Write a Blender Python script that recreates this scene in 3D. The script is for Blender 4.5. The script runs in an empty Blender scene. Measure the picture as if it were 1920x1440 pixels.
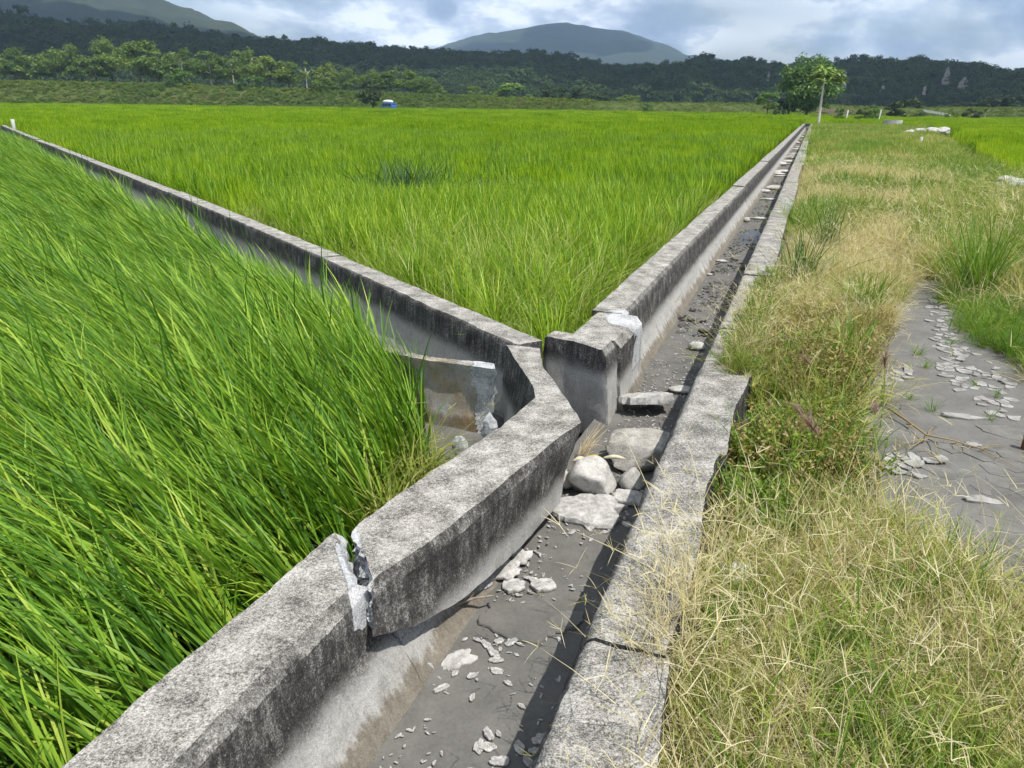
import bpy, bmesh, math, random
import numpy as np
from mathutils import Matrix, Vector

R = math.radians
rng = np.random.default_rng(11)
random.seed(5)
scene = bpy.context.scene
COL = scene.collection

# ------------------------------------------------------------------ camera
FPX, PITCH, ROLL, CAMH = 1443.0, R(20.0), R(0.72), 1.5


def ray(x, y):
    u = (x - 960) / FPX
    v = -(y - 720) / FPX
    c, s = math.cos(ROLL), math.sin(ROLL)
    u, v = u * c - v * s, u * s + v * c
    cp, sp = math.cos(PITCH), math.sin(PITCH)
    return np.array([u, cp + v * sp, -sp + v * cp])


def P(x, y, z=0.0):
    d = ray(x, y)
    return np.array([0, 0, CAMH]) + (z - CAMH) / d[2] * d


def D(x, y, dist):
    d = ray(x, y)
    return np.array([0, 0, CAMH]) + dist / d[1] * d


cam = bpy.data.cameras.new('camera')
camo = bpy.data.objects.new('camera', cam)
COL.objects.link(camo)
fw = ray(960, 720)
rt = ray(960 + FPX, 720) - fw
up = ray(960, 720 - FPX) - fw
m = Matrix(((rt[0], up[0], -fw[0], 0), (rt[1], up[1], -fw[1], 0), (rt[2], up[2], -fw[2], CAMH), (0, 0, 0, 1)))
camo.matrix_world = m
cam.sensor_width = 36
cam.lens = FPX / 1920 * 36
cam.clip_start = 0.05
cam.clip_end = 20000
scene.camera = camo

# ------------------------------------------------------------------ light
SUN_AZ, SUN_EL = R(130), R(63)          # compass style: 0 = +Y, 90 = +X
sd = Vector((math.sin(SUN_AZ) * math.cos(SUN_EL), math.cos(SUN_AZ) * math.cos(SUN_EL), math.sin(SUN_EL)))
sun = bpy.data.lights.new('sun', 'SUN')
sun.energy = 5.0
sun.angle = R(0.53)
sun.color = (1.0, 0.955, 0.89)
suno = bpy.data.objects.new('sun', sun)
suno.rotation_euler = sd.to_track_quat('Z', 'Y').to_euler()
suno.location = (20, -20, 60)
COL.objects.link(suno)

world = bpy.data.worlds.new('World')
scene.world = world
world.use_nodes = True
wn = world.node_tree
wn.nodes.clear()


def node(nt, typ, ins=None, **props):
    n = nt.nodes.new(typ)
    for k, v in props.items():
        setattr(n, k, v)
    for k, v in (ins or {}).items():
        s = n.inputs[k]
        if isinstance(v, bpy.types.NodeSocket):
            nt.links.new(v, s)
        elif isinstance(v, bpy.types.Node):
            nt.links.new(v.outputs[0], s)
        else:
            s.default_value = v
    return n


def ramp(nt, fac, stops, interp='LINEAR'):
    n = nt.nodes.new('ShaderNodeValToRGB')
    n.color_ramp.interpolation = interp
    e = n.color_ramp.elements
    while len(e) < len(stops):
        e.new(0.5)
    for el, (p, c) in zip(e, stops):
        el.position = p
        el.color = (c, c, c, 1) if isinstance(c, (int, float)) else (*c, 1)
    nt.links.new(fac, n.inputs[0])
    return n.outputs[0]


def math_(nt, op, a, b=0.0, clamp=False):
    n = node(nt, 'ShaderNodeMath', {0: a, 1: b}, operation=op)
    n.use_clamp = clamp
    return n.outputs[0]


def mix(nt, fac, a, b, blend='MIX'):
    n = nt.nodes.new('ShaderNodeMix')
    n.data_type = 'RGBA'
    n.blend_type = blend
    for i, v in ((0, fac), (6, a), (7, b)):
        s = n.inputs[i]
        if isinstance(v, bpy.types.NodeSocket):
            nt.links.new(v, s)
        elif i == 0:
            s.default_value = v
        else:
            s.default_value = (*v, 1) if len(v) == 3 else v
    return n.outputs[2]


def smooth(nt, v, lo, hi):
    n = node(nt, 'ShaderNodeMapRange', {0: v, 1: lo, 2: hi, 3: 0.0, 4: 1.0}, interpolation_type='SMOOTHSTEP')
    return n.outputs[0]


def noise(nt, vec, scale, detail=4, rough=0.55, dist=0.0):
    return node(nt, 'ShaderNodeTexNoise', {'Vector': vec, 'Scale': scale, 'Detail': detail, 'Roughness': rough, 'Distortion': dist}).outputs[0]


sky = node(wn, 'ShaderNodeTexSky', sky_type='NISHITA', sun_disc=False)
sky.sun_elevation = SUN_EL
sky.sun_rotation = SUN_AZ
sky.air_density = 1.2
sky.dust_density = 1.5
tc = node(wn, 'ShaderNodeTexCoord')
mp = node(wn, 'ShaderNodeMapping', {'Vector': tc.outputs['Generated'], 'Location': (0.35, 0.1, 0.0), 'Scale': (3.0, 3.0, 6.4)})
c1 = noise(wn, mp.outputs[0], 2.0, 7, 0.57, 0.15)
mp2 = node(wn, 'ShaderNodeMapping', {'Vector': tc.outputs['Generated'], 'Location': (1.9, 4.3, 0.2), 'Scale': (1.4, 1.4, 6.0)})
c2 = noise(wn, mp2.outputs[0], 1.6, 3, 0.5, 0.0)
cov = smooth(wn, c2, 0.30, 0.56)
shade = ramp(wn, c1, [(0.36, (2.5, 3.4, 5.1)), (0.44, (4.4, 5.4, 7.3)), (0.495, (7.6, 8.6, 10.2)), (0.55, (13.5, 14.0, 14.8))])
skyc = mix(wn, cov, sky.outputs[0], shade)
bg = node(wn, 'ShaderNodeBackground', {'Color': skyc, 'Strength': 0.115})
wo = node(wn, 'ShaderNodeOutputWorld', {'Surface': bg})

vs = scene.view_settings
vs.view_transform = 'Standard'
vs.look = 'None'
vs.exposure = 0.35
vs.gamma = 1.0
scene.cycles.use_denoising = True
scene.cycles.use_adaptive_sampling = True
scene.cycles.adaptive_threshold = 0.025
scene.cycles.max_bounces = 5
scene.cycles.diffuse_bounces = 2
scene.cycles.transmission_bounces = 4
scene.cycles.volume_bounces = 0
scene.cycles.caustics_reflective = False
scene.cycles.caustics_refractive = False


# ------------------------------------------------------------------ numpy helpers
def _hash(ix, iy, iz, seed):
    h = (ix.astype(np.int64) * 374761393 + iy.astype(np.int64) * 668265263 + iz.astype(np.int64) * 2147483647 + seed * 974711) & 0xFFFFFFFF
    h = ((h ^ (h >> 13)) * 1274126177) & 0xFFFFFFFF
    h = h ^ (h >> 16)
    return (h & 0xFFFFFF) / float(0xFFFFFF)


def vnoise(p, seed=0):
    i = np.floor(p).astype(np.int64)
    f = p - i
    f = f * f * (3 - 2 * f)
    r = 0
    for dx in (0, 1):
        wx = f[:, 0] if dx else 1 - f[:, 0]
        for dy in (0, 1):
            wy = f[:, 1] if dy else 1 - f[:, 1]
            for dz in (0, 1):
                wz = f[:, 2] if dz else 1 - f[:, 2]
                r = r + wx * wy * wz * _hash(i[:, 0] + dx, i[:, 1] + dy, i[:, 2] + dz, seed)
    return r * 2 - 1


def fbm(p, octaves=4, seed=0, gain=0.5):
    p = np.asarray(p, float)
    a, s, r = 1.0, 0.0, 0
    for o in range(octaves):
        r = r + a * vnoise(p * (2.0 ** o) + 17.3 * o, seed + o)
        s += a
        a *= gain
    return r / s


def vfbm(p, octaves=3, seed=0, gain=0.5):
    return np.stack([fbm(p, octaves, seed + 31 * k, gain) for k in range(3)], 1)


def mk_mesh(name, V, Q=None, T=None, mats=(), mi=None, smooth_=True, attrs=None, sharp=None):
    me = bpy.data.meshes.new(name)
    V = np.asarray(V, np.float32)
    Q = np.zeros((0, 4), np.int32) if Q is None else np.asarray(Q, np.int32).reshape(-1, 4)
    T = np.zeros((0, 3), np.int32) if T is None else np.asarray(T, np.int32).reshape(-1, 3)
    me.vertices.add(len(V))
    me.vertices.foreach_set('co', V.ravel())
    nl = Q.size + T.size
    me.loops.add(nl)
    me.loops.foreach_set('vertex_index', np.concatenate([Q.ravel(), T.ravel()]).astype(np.int32))
    nf = len(Q) + len(T)
    me.polygons.add(nf)
    st_ = np.concatenate([np.arange(len(Q)) * 4, Q.size + np.arange(len(T)) * 3]).astype(np.int32)
    me.polygons.foreach_set('loop_start', st_)
    me.polygons.foreach_set('use_smooth', np.full(nf, smooth_))
    for mm in mats:
        me.materials.append(mm)
    if mi is not None:
        me.polygons.foreach_set('material_index', np.asarray(mi, np.int32))
    for k, v in (attrs or {}).items():
        a = me.attributes.new(k, 'FLOAT', 'POINT')
        a.data.foreach_set('value', np.asarray(v, np.float32))
    me.update(calc_edges=True)
    me.validate()
    if sharp:
        me.set_sharp_from_angle(angle=R(sharp))
    return me


def obj(name, me, parent=None, loc=None, label=None, cat=None, group=None, kind=None):
    o = bpy.data.objects.new(name, me)
    COL.objects.link(o)
    if parent is not None:
        o.parent = parent
    if loc is not None:
        o.location = loc
    tag(o, label, cat, group, kind)
    return o


def tag(o, label=None, cat=None, group=None, kind=None):
    for k, v in (('label', label), ('category', cat), ('group', group), ('kind', kind)):
        if v:
            o[k] = v
    return o


def local(V, base):
    return np.asarray(V, float) - np.asarray(base, float)[None, :]


class MB:
    """collects pieces of one mesh"""
    def __init__(self):
        self.V, self.Q, self.T, self.mq, self.mt, self.A = [], [], [], [], [], []
        self.n = 0

    def add(self, V, Q=None, T=None, mi=0, attr=None):
        V = np.asarray(V, float)
        self.V.append(V)
        if Q is not None and len(Q):
            Q = np.asarray(Q).reshape(-1, 4)
            self.Q.append(Q + self.n)
            self.mq.append(np.full(len(Q), mi))
        if T is not None and len(T):
            T = np.asarray(T).reshape(-1, 3)
            self.T.append(T + self.n)
            self.mt.append(np.full(len(T), mi))
        self.A.append(np.zeros(len(V)) if attr is None else np.asarray(attr, float))
        self.n += len(V)
        return self

    def mesh(self, name, mats, smooth_=True, sharp=None, attr='tint', base=None):
        V = np.concatenate(self.V)
        if base is not None:
            V = local(V, base)
        Q = np.concatenate(self.Q) if self.Q else None
        T = np.concatenate(self.T) if self.T else None
        mi = np.concatenate(self.mq + self.mt)
        return mk_mesh(name, V, Q, T, mats, mi, smooth_, {attr: np.concatenate(self.A)}, sharp)


def tube(pts, rad, n=8, cap=True):
    pts = np.asarray(pts, float)
    rad = np.broadcast_to(np.asarray(rad, float), (len(pts),))
    tg = np.gradient(pts, axis=0)
    tg /= np.linalg.norm(tg, axis=1, keepdims=True) + 1e-9
    ref = np.array([0, 0, 1.0]) if abs(tg[0][2]) < 0.9 else np.array([1.0, 0, 0])
    V = []
    for p, t_, r in zip(pts, tg, rad):
        a = np.cross(t_, ref)
        a /= np.linalg.norm(a) + 1e-9
        b = np.cross(t_, a)
        ang = np.arange(n) * 2 * math.pi / n
        V.append(p + r * (np.cos(ang)[:, None] * a + np.sin(ang)[:, None] * b))
    V = np.concatenate(V)
    Q = []
    for i in range(len(pts) - 1):
        for j in range(n):
            Q.append((i * n + j, i * n + (j + 1) % n, (i + 1) * n + (j + 1) % n, (i + 1) * n + j))
    T = []
    if cap:
        V = np.concatenate([V, pts[:1], pts[-1:]])
        c0, c1 = len(V) - 2, len(V) - 1
        for j in range(n):
            T.append((c0, (j + 1) % n, j))
            T.append((c1, (len(pts) - 1) * n + j, (len(pts) - 1) * n + (j + 1) % n))
    return V, np.array(Q), np.array(T) if T else None


def box(cx, cy, cz, sx, sy, sz, rz=0.0):
    V = np.array([(x, y, z) for z in (-.5, .5) for y in (-.5, .5) for x in (-.5, .5)], float) * (sx, sy, sz)
    c, s = math.cos(rz), math.sin(rz)
    V = np.stack([V[:, 0] * c - V[:, 1] * s, V[:, 0] * s + V[:, 1] * c, V[:, 2]], 1) + (cx, cy, cz)
    Q = [(0, 2, 3, 1), (4, 5, 7, 6), (0, 1, 5, 4), (2, 6, 7, 3), (0, 4, 6, 2), (1, 3, 7, 5)]
    return V, np.array(Q)


def ico(sub):
    bm = bmesh.new()
    bmesh.ops.create_icosphere(bm, subdivisions=sub, radius=1)
    V = np.array([v.co[:] for v in bm.verts])
    T = np.array([[v.index for v in f.verts] for f in bm.faces])
    bm.free()
    return V, T


ICO = {k: ico(k) for k in (1, 2, 3, 4)}


def blades(n, base, phi, th0, k, L, w, segs=5, tint=None, pw=1.4, twist=None, basew=0.55):
    """n grass blades as strips. base (n,3); phi azimuth; th0 tilt at base; k bend; L length; w width"""
    base = np.asarray(base, float)
    u = np.linspace(0, 1, segs + 1)
    um = (u[1:] + u[:-1]) / 2
    tilt = th0[:, None] + k[:, None] * um[None, :] ** pw
    ds = (L / segs)[:, None]
    hx = np.concatenate([np.zeros((n, 1)), np.cumsum(np.sin(tilt) * ds, 1)], 1)
    hz = np.concatenate([np.zeros((n, 1)), np.cumsum(np.cos(tilt) * ds, 1)], 1)
    cx, sx = np.cos(phi)[:, None], np.sin(phi)[:, None]
    C = np.stack([base[:, :1] + hx * cx, base[:, 1:2] + hx * sx, base[:, 2:3] + hz], 2)
    prof = np.interp(u, [0, 0.35, 0.7, 0.9, 1], [basew, 1, 0.85, 0.45, 0.04])
    if twist is None:
        twist = rng.normal(0, 0.5, n)
    tw = twist[:, None] * (0.4 + u[None, :])
    a = np.concatenate([tilt, tilt[:, -1:]], 1)
    side = np.stack([-sx * np.cos(tw), cx * np.cos(tw), np.zeros_like(tw)], 2)
    nrm = np.stack([-np.cos(a) * cx, -np.cos(a) * sx, np.sin(a)], 2)
    wv = side + nrm * np.sin(tw)[:, :, None]
    hw = (w[:, None] * prof[None, :] / 2)[:, :, None]
    V = np.stack([C - wv * hw, C + wv * hw], 2).reshape(-1, 3)
    m_ = segs + 1
    i = np.arange(segs)
    q = np.stack([2 * i, 2 * i + 1, 2 * i + 3, 2 * i + 2], 1)
    Q = (np.arange(n)[:, None, None] * (2 * m_) + q[None]).reshape(-1, 4)
    t_ = np.repeat(rng.random(n) if tint is None else tint, 2 * m_)
    return V, Q, t_


def pip(pts, poly):
    poly = np.asarray(poly, float)[:, :2]
    x, y = pts[:, 0], pts[:, 1]
    ins = np.zeros(len(pts), bool)
    j = len(poly) - 1
    for i in range(len(poly)):
        xi, yi = poly[i]
        xj, yj = poly[j]
        c = ((yi > y) != (yj > y)) & (x < (xj - xi) * (y - yi) / (yj - yi + 1e-12) + xi)
        ins ^= c
        j = i
    return ins


def proj(p):
    """world -> photograph pixel, used only to cull what the frame cannot show"""
    p = np.asarray(p, float) - np.array([0, 0, CAMH])
    u_ = np.array([rt, up, fw])
    q = p @ u_.T
    return np.stack([960 + FPX * q[:, 0] / q[:, 2], 720 - FPX * q[:, 1] / q[:, 2], q[:, 2]], 1)


def realize(name, pts, rot, scl, idx, templates, label, cat):
    """stuff as one real mesh: every plant is written out with its own place and tint"""
    cache = []
    for me in templates:
        V_ = np.zeros(len(me.vertices) * 3, np.float32)
        me.vertices.foreach_get('co', V_)
        Q_ = np.zeros(len(me.loops), np.int32)
        me.loops.foreach_get('vertex_index', Q_)
        t_ = np.zeros(len(me.vertices), np.float32)
        me.attributes['tint'].data.foreach_get('value', t_)
        cache.append((V_.reshape(-1, 3), Q_.reshape(-1, 4), t_, me.materials[0]))
    mats = []
    for c in cache:
        if c[3] not in mats:
            mats.append(c[3])
    mb = MB()
    r_ = np.random.default_rng(99)
    for p_, e_, s_, i_ in zip(pts, rot, scl, idx):
        V_, Q_, t_, m_ = cache[int(i_)]
        (ca, cb, cc), (sa_, sb, sc_) = np.cos(e_), np.sin(e_)
        Rm = np.array([[cc, -sc_, 0], [sc_, cc, 0], [0, 0, 1]]) @ np.array([[cb, 0, sb], [0, 1, 0], [-sb, 0, cb]]) @ np.array([[1, 0, 0], [0, ca, -sa_], [0, sa_, ca]])
        mb.add(V_ @ Rm.T * s_ + p_, Q_, None, mats.index(m_), np.clip(t_ + r_.normal(0, .10), 0, 1))
    V_ = np.concatenate(mb.V)
    base = np.array([V_[:, 0].mean(), V_[:, 1].mean(), V_[:, 2].min()])
    return obj(name, mb.mesh(name, mats, base=base), None, base, label=label, cat=cat, kind='stuff')


def scatter(name, pts, rot, scl, idx, templates, label, cat):
    """stuff: one object whose points carry copies of small plant meshes"""
    c = bpy.data.collections.new(name + '_kinds')
    for i, me in enumerate(templates):
        o = bpy.data.objects.new('%s_kind_%02d' % (name, i), me)
        c.objects.link(o)
    me = bpy.data.meshes.new(name)
    n = len(pts)
    me.vertices.add(n)
    me.vertices.foreach_set('co', np.asarray(pts, np.float32).ravel())
    a = me.attributes.new('rot', 'FLOAT_VECTOR', 'POINT')
    a.data.foreach_set('vector', np.asarray(rot, np.float32).ravel())
    a = me.attributes.new('scl', 'FLOAT', 'POINT')
    a.data.foreach_set('value', np.asarray(scl, np.float32))
    a = me.attributes.new('idx', 'INT', 'POINT')
    a.data.foreach_set('value', np.asarray(idx, np.int32))
    me.update()
    o = obj(name, me, label=label, cat=cat, kind='stuff')
    ng = bpy.data.node_groups.new(name, 'GeometryNodeTree')
    ng.interface.new_socket('Geometry', in_out='INPUT', socket_type='NodeSocketGeometry')
    ng.interface.new_socket('Geometry', in_out='OUTPUT', socket_type='NodeSocketGeometry')
    gi = ng.nodes.new('NodeGroupInput')
    go = ng.nodes.new('NodeGroupOutput')
    ci = ng.nodes.new('GeometryNodeCollectionInfo')
    ci.inputs['Collection'].default_value = c
    ci.inputs['Separate Children'].default_value = True
    ci.inputs['Reset Children'].default_value = True
    ip = ng.nodes.new('GeometryNodeInstanceOnPoints')
    ip.inputs['Pick Instance'].default_value = True

    def at_(nm, typ):
        q = ng.nodes.new('GeometryNodeInputNamedAttribute')
        q.data_type = typ
        q.inputs['Name'].default_value = nm
        return q.outputs[0]
    L = ng.links
    L.new(gi.outputs[0], ip.inputs['Points'])
    L.new(ci.outputs[0], ip.inputs['Instance'])
    L.new(at_('idx', 'INT'), ip.inputs['Instance Index'])
    L.new(at_('rot', 'FLOAT_VECTOR'), ip.inputs['Rotation'])
    L.new(at_('scl', 'FLOAT'), ip.inputs['Scale'])
    L.new(ip.outputs[0], go.inputs[0])
    md = o.modifiers.new('scatter', 'NODES')
    md.node_group = ng
    return o


# ------------------------------------------------------------------ materials
def new_mat(name):
    m_ = bpy.data.materials.new(name)
    m_.use_nodes = True
    nt = m_.node_tree
    b = nt.nodes['Principled BSDF']
    return m_, nt, b


def leaf_mat(name, stops, trans=0.35, tcol=1.25, rough=0.5, spec=0.35, objvar=0.25):
    m_, nt, b = new_mat(name)
    at_ = node(nt, 'ShaderNodeAttribute', attribute_name='tint')
    oi = node(nt, 'ShaderNodeObjectInfo')
    f = math_(nt, 'ADD', math_(nt, 'MULTIPLY', at_.outputs['Fac'], 1 - objvar), math_(nt, 'MULTIPLY', oi.outputs['Random'], objvar))
    c = ramp(nt, f, stops)
    if spec <= 0.25:
        nt.nodes.remove(b)
        b = node(nt, 'ShaderNodeBsdfDiffuse', {'Color': c})
    else:
        nt.links.new(c, b.inputs['Base Color'])
        b.inputs['Roughness'].default_value = rough
        b.inputs['Specular IOR Level'].default_value = spec
    tr = node(nt, 'ShaderNodeBsdfTranslucent', {'Color': mix(nt, 1.0, c, (tcol * 1.1, tcol, tcol * 0.5), 'MULTIPLY')})
    ms = node(nt, 'ShaderNodeMixShader', {0: trans, 1: b.outputs[0], 2: tr.outputs[0]})
    nt.links.new(ms.outputs[0], nt.nodes['Material Output'].inputs[0])
    return m_


def plain(name, col, rough=0.8, spec=0.2, nscale=0, namt=0.3, metallic=0.0):
    m_, nt, b = new_mat(name)
    b.inputs['Roughness'].default_value = rough
    b.inputs['Specular IOR Level'].default_value = spec
    b.inputs['Metallic'].default_value = metallic
    if nscale:
        g = node(nt, 'ShaderNodeTexCoord')
        n = noise(nt, g.outputs['Object'], nscale, 5, 0.6)
        f = smooth(nt, n, 0.3, 0.7)
        c2_ = tuple(c * (1 - namt) for c in col)
        c = mix(nt, f, c2_, col)
        nt.links.new(c, b.inputs['Base Color'])
        bp = node(nt, 'ShaderNodeBump', {'Height': n, 'Strength': 0.4, 'Distance': 0.01})
        nt.links.new(bp.outputs[0], b.inputs['Normal'])
    else:
        b.inputs['Base Color'].default_value = (*col, 1)
    return m_


def concrete(name, z_dark=-0.27, z_brown=-0.42, dark=1.0, topdark=0.0, warm=None):
    m_, nt, b = new_mat(name)
    g = node(nt, 'ShaderNodeNewGeometry')
    pos = g.outputs['Position']
    n1 = noise(nt, pos, 7.0, 6, 0.65)
    n2 = noise(nt, pos, 80.0, 5, 0.75)
    n3 = noise(nt, pos, 210.0, 3, 0.65)
    sp = math_(nt, 'ADD', math_(nt, 'MULTIPLY', n2, 0.5), math_(nt, 'MULTIPLY', n3, 0.5))
    sp = math_(nt, 'ADD', sp, math_(nt, 'MULTIPLY', math_(nt, 'SUBTRACT', n1, 0.5 + topdark), 0.42))
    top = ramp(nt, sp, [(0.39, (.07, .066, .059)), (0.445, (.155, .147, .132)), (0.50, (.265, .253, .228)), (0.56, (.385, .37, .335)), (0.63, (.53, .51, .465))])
    # streaks running down the faces
    mpn = node(nt, 'ShaderNodeMapping', {'Vector': pos, 'Scale': (1, 1, 0.10)})
    n4 = noise(nt, mpn.outputs[0], 34.0, 4, 0.7)
    sdk = math_(nt, 'ADD', math_(nt, 'MULTIPLY', sp, 0.72), math_(nt, 'MULTIPLY', n4, 0.28))
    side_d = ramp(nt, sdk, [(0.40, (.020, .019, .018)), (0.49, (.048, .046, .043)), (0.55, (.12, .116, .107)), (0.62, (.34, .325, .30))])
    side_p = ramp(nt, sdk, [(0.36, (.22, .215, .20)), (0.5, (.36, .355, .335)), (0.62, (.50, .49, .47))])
    side_b = ramp(nt, sdk, [(0.38, (.13, .115, .092)), (0.6, (.27, .245, .20))])
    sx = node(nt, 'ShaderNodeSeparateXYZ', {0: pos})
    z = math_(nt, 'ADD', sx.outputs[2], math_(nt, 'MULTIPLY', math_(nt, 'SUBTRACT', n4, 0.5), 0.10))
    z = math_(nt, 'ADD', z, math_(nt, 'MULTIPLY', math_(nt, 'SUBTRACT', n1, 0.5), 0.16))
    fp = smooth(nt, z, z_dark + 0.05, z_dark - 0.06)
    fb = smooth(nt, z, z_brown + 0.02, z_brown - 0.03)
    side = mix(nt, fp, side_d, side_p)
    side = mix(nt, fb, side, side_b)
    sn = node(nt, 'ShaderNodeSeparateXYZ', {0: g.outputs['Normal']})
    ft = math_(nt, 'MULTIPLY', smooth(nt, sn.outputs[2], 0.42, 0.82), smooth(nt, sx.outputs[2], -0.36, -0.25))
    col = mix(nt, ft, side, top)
    if warm:
        wf = smooth(nt, noise(nt, pos, 5.0, 4, 0.6), 0.35, 0.65)
        col = mix(nt, wf, col, mix(nt, 1.0, col, warm, 'MULTIPLY'))
    fr = node(nt, 'ShaderNodeAttribute', attribute_name='fresh')
    frc = ramp(nt, sp, [(0.38, (.19, .195, .20)), (0.47, (.40, .41, .415)), (0.56, (.58, .585, .585))])
    ff = math_(nt, 'ADD', fr.outputs['Fac'], math_(nt, 'MULTIPLY', math_(nt, 'SUBTRACT', n1, 0.5), 0.5))
    ff = math_(nt, 'MULTIPLY', smooth(nt, ff, 0.4, 0.6), smooth(nt, fr.outputs['Fac'], 0.02, 0.15))
    col = mix(nt, ff, col, frc)
    nt.links.new(col, b.inputs['Base Color'])
    b.inputs['Roughness'].default_value = 0.9
    b.inputs['Specular IOR Level'].default_value = 0.2
    n5 = noise(nt, pos, 38.0, 5, 0.75)
    hgt = math_(nt, 'ADD', sp, math_(nt, 'MULTIPLY', math_(nt, 'MULTIPLY', n5, ff), 2.2))
    bp = node(nt, 'ShaderNodeBump', {'Height': hgt, 'Strength': 0.8, 'Distance': 0.010})
    nt.links.new(bp.outputs[0], b.inputs['Normal'])
    return m_


M = {}
M['concrete'] = concrete('weathered_concrete')
M['concrete_right'] = concrete('weathered_concrete_pale', dark=0.7, topdark=0.02)
M['concrete_branch'] = concrete('weathered_concrete_branch', z_dark=-0.22, z_brown=-0.6)
M['concrete_panel'] = concrete('bare_concrete', z_dark=0.12, z_brown=-0.40, warm=(.80, .66, .46))
M['block'] = concrete('mottled_block_concrete', z_dark=-0.16, z_brown=-0.62)
M['fracture'] = plain('fresh_fracture', (.50, .515, .53), 0.95, 0.1, 45, 0.45)


def rocky(name, a, b_, c_, scale=11, foot=0.0):
    m_, nt, b = new_mat(name)
    g = node(nt, 'ShaderNodeTexCoord')
    n1 = noise(nt, g.outputs['Object'], scale, 6, .65)
    n2 = noise(nt, g.outputs['Object'], scale * 9, 4, .7)
    f = math_(nt, 'ADD', math_(nt, 'MULTIPLY', n1, .55), math_(nt, 'MULTIPLY', n2, .45))
    col = ramp(nt, f, [(.38, a), (.5, b_), (.6, c_)])
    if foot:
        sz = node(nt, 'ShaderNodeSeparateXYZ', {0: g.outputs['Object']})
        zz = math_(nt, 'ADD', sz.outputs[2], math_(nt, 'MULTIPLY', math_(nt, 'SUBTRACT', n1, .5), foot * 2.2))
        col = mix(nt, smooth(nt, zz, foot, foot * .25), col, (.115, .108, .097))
    nt.links.new(col, b.inputs['Base Color'])
    b.inputs['Roughness'].default_value = .9
    b.inputs['Specular IOR Level'].default_value = .2
    bp = node(nt, 'ShaderNodeBump', {'Height': f, 'Strength': .8, 'Distance': .008})
    nt.links.new(bp.outputs[0], b.inputs['Normal'])
    return m_


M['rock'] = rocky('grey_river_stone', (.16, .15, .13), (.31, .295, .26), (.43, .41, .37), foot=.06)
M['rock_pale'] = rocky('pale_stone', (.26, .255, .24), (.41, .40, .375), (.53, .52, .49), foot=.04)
M['chip'] = rocky('pale_flake', (.20, .195, .182), (.38, .372, .352), (.56, .55, .53), 26)
M['wood'] = plain('dry_wood', (.30, .26, .20), 0.9, 0.1, 25, 0.4)
M['bark'] = plain('bark', (.13, .105, .08), 0.95, 0.1, 6, 0.4)
M['pale_bark'] = plain('pale_bark', (.58, .53, .45), 0.9, 0.1, 5, 0.3)
M['straw'] = leaf_mat('straw', [(0, (.30, .22, .10)), (1, (.55, .45, .25))], 0.2)
M['yellow'] = plain('yellow_skin', (.62, .47, .06), 0.6, 0.3, 30, 0.35)
M['cream'] = plain('cream_skin', (.60, .54, .40), 0.7, 0.2, 30, 0.3)
M['white_paint'] = plain('white_paint', (.74, .74, .71), 0.6, 0.3, 4, 0.2)
M['plastic_bag'] = plain('white_plastic', (.52, .53, .54), 0.4, 0.5)
M['rust'] = plain('rusty_iron', (.16, .065, .04), 0.8, 0.2, 30, 0.5)
M['car_blue'] = plain('blue_car_paint', (.03, .12, .38), 0.35, 0.5)
M['car_glass'] = plain('dark_glass', (.02, .025, .03), 0.08, 0.5)
M['rubber'] = plain('rubber', (.02, .02, .02), 0.8, 0.2)
M['plume'] = leaf_mat('plume', [(0, (.13, .075, .06)), (1, (.27, .17, .14))], 0.25)

M['rice'] = leaf_mat('rice_leaf', [(0, (.03, .095, .008)), (0.3, (.075, .185, .014)), (0.6, (.18, .33, .025)), (0.85, (.30, .44, .045)), (0.97, (.38, .46, .07)), (1, (.42, .37, .14))], 0.34, 1.3, 0.5, 0.28, 0.15)
M['rice_far'] = leaf_mat('rice_leaf_far', [(0, (.045, .12, .006)), (0.35, (.14, .27, .012)), (.7, (.27, .41, .02)), (1, (.42, .52, .05))], 0.42, 1.3, 0.5, 0.25, 0.35)
M['weed'] = leaf_mat('wild_grass', [(0, (.04, .11, .010)), (0.35, (.13, .25, .018)), (0.8, (.32, .44, .05)), (1, (.55, .53, .26))], 0.38, 1.3, 0.5, 0.3, 0.3)
M['rice_mid'] = leaf_mat('rice_leaf_mid', [(0, (.03, .09, .006)), (0.35, (.10, .22, .010)), (.7, (.24, .39, .02)), (1, (.40, .50, .05))], 0.38, 1.3, 0.45, 0.3, 0.2)
M['tuft'] = leaf_mat('tall_tuft', [(0, (.03, .085, .02)), (0.7, (.08, .17, .035)), (1, (.16, .25, .06))], 0.3, 1.2)
M['reed'] = leaf_mat('dark_reed', [(0, (.015, .05, .016)), (1, (.045, .11, .03))], 0.25, 1.2)
M['green'] = leaf_mat('green_grass', [(0, (.06, .15, .015)), (0.6, (.15, .28, .03)), (1, (.30, .38, .07))], 0.38, 1.2, 0.5, 0.3, 0.3)
M['dry'] = leaf_mat('dry_grass', [(0, (.30, .24, .12)), (0.35, (.48, .42, .23)), (0.7, (.62, .56, .35)), (1, (.72, .67, .47))], 0.36, 1.1, 0.7, 0.2, 0.3)
M['drygreen'] = leaf_mat('drying_grass', [(0, (.15, .21, .035)), (0.5, (.31, .35, .085)), (1, (.50, .48, .20))], 0.36, 1.1, 0.6, 0.2, 0.3)
M['broad'] = leaf_mat('broad_leaf', [(0, (.07, .15, .014)), (0.6, (.15, .25, .025)), (0.93, (.26, .34, .04)), (1, (.42, .36, .06))], 0.38, 1.3, 0.45, 0.3, 0.25)
M['rusty'] = leaf_mat('rusty_leaf', [(0, (.11, .11, .025)), (0.5, (.24, .20, .06)), (1, (.40, .28, .12))], 0.3, 1.1)
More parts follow.
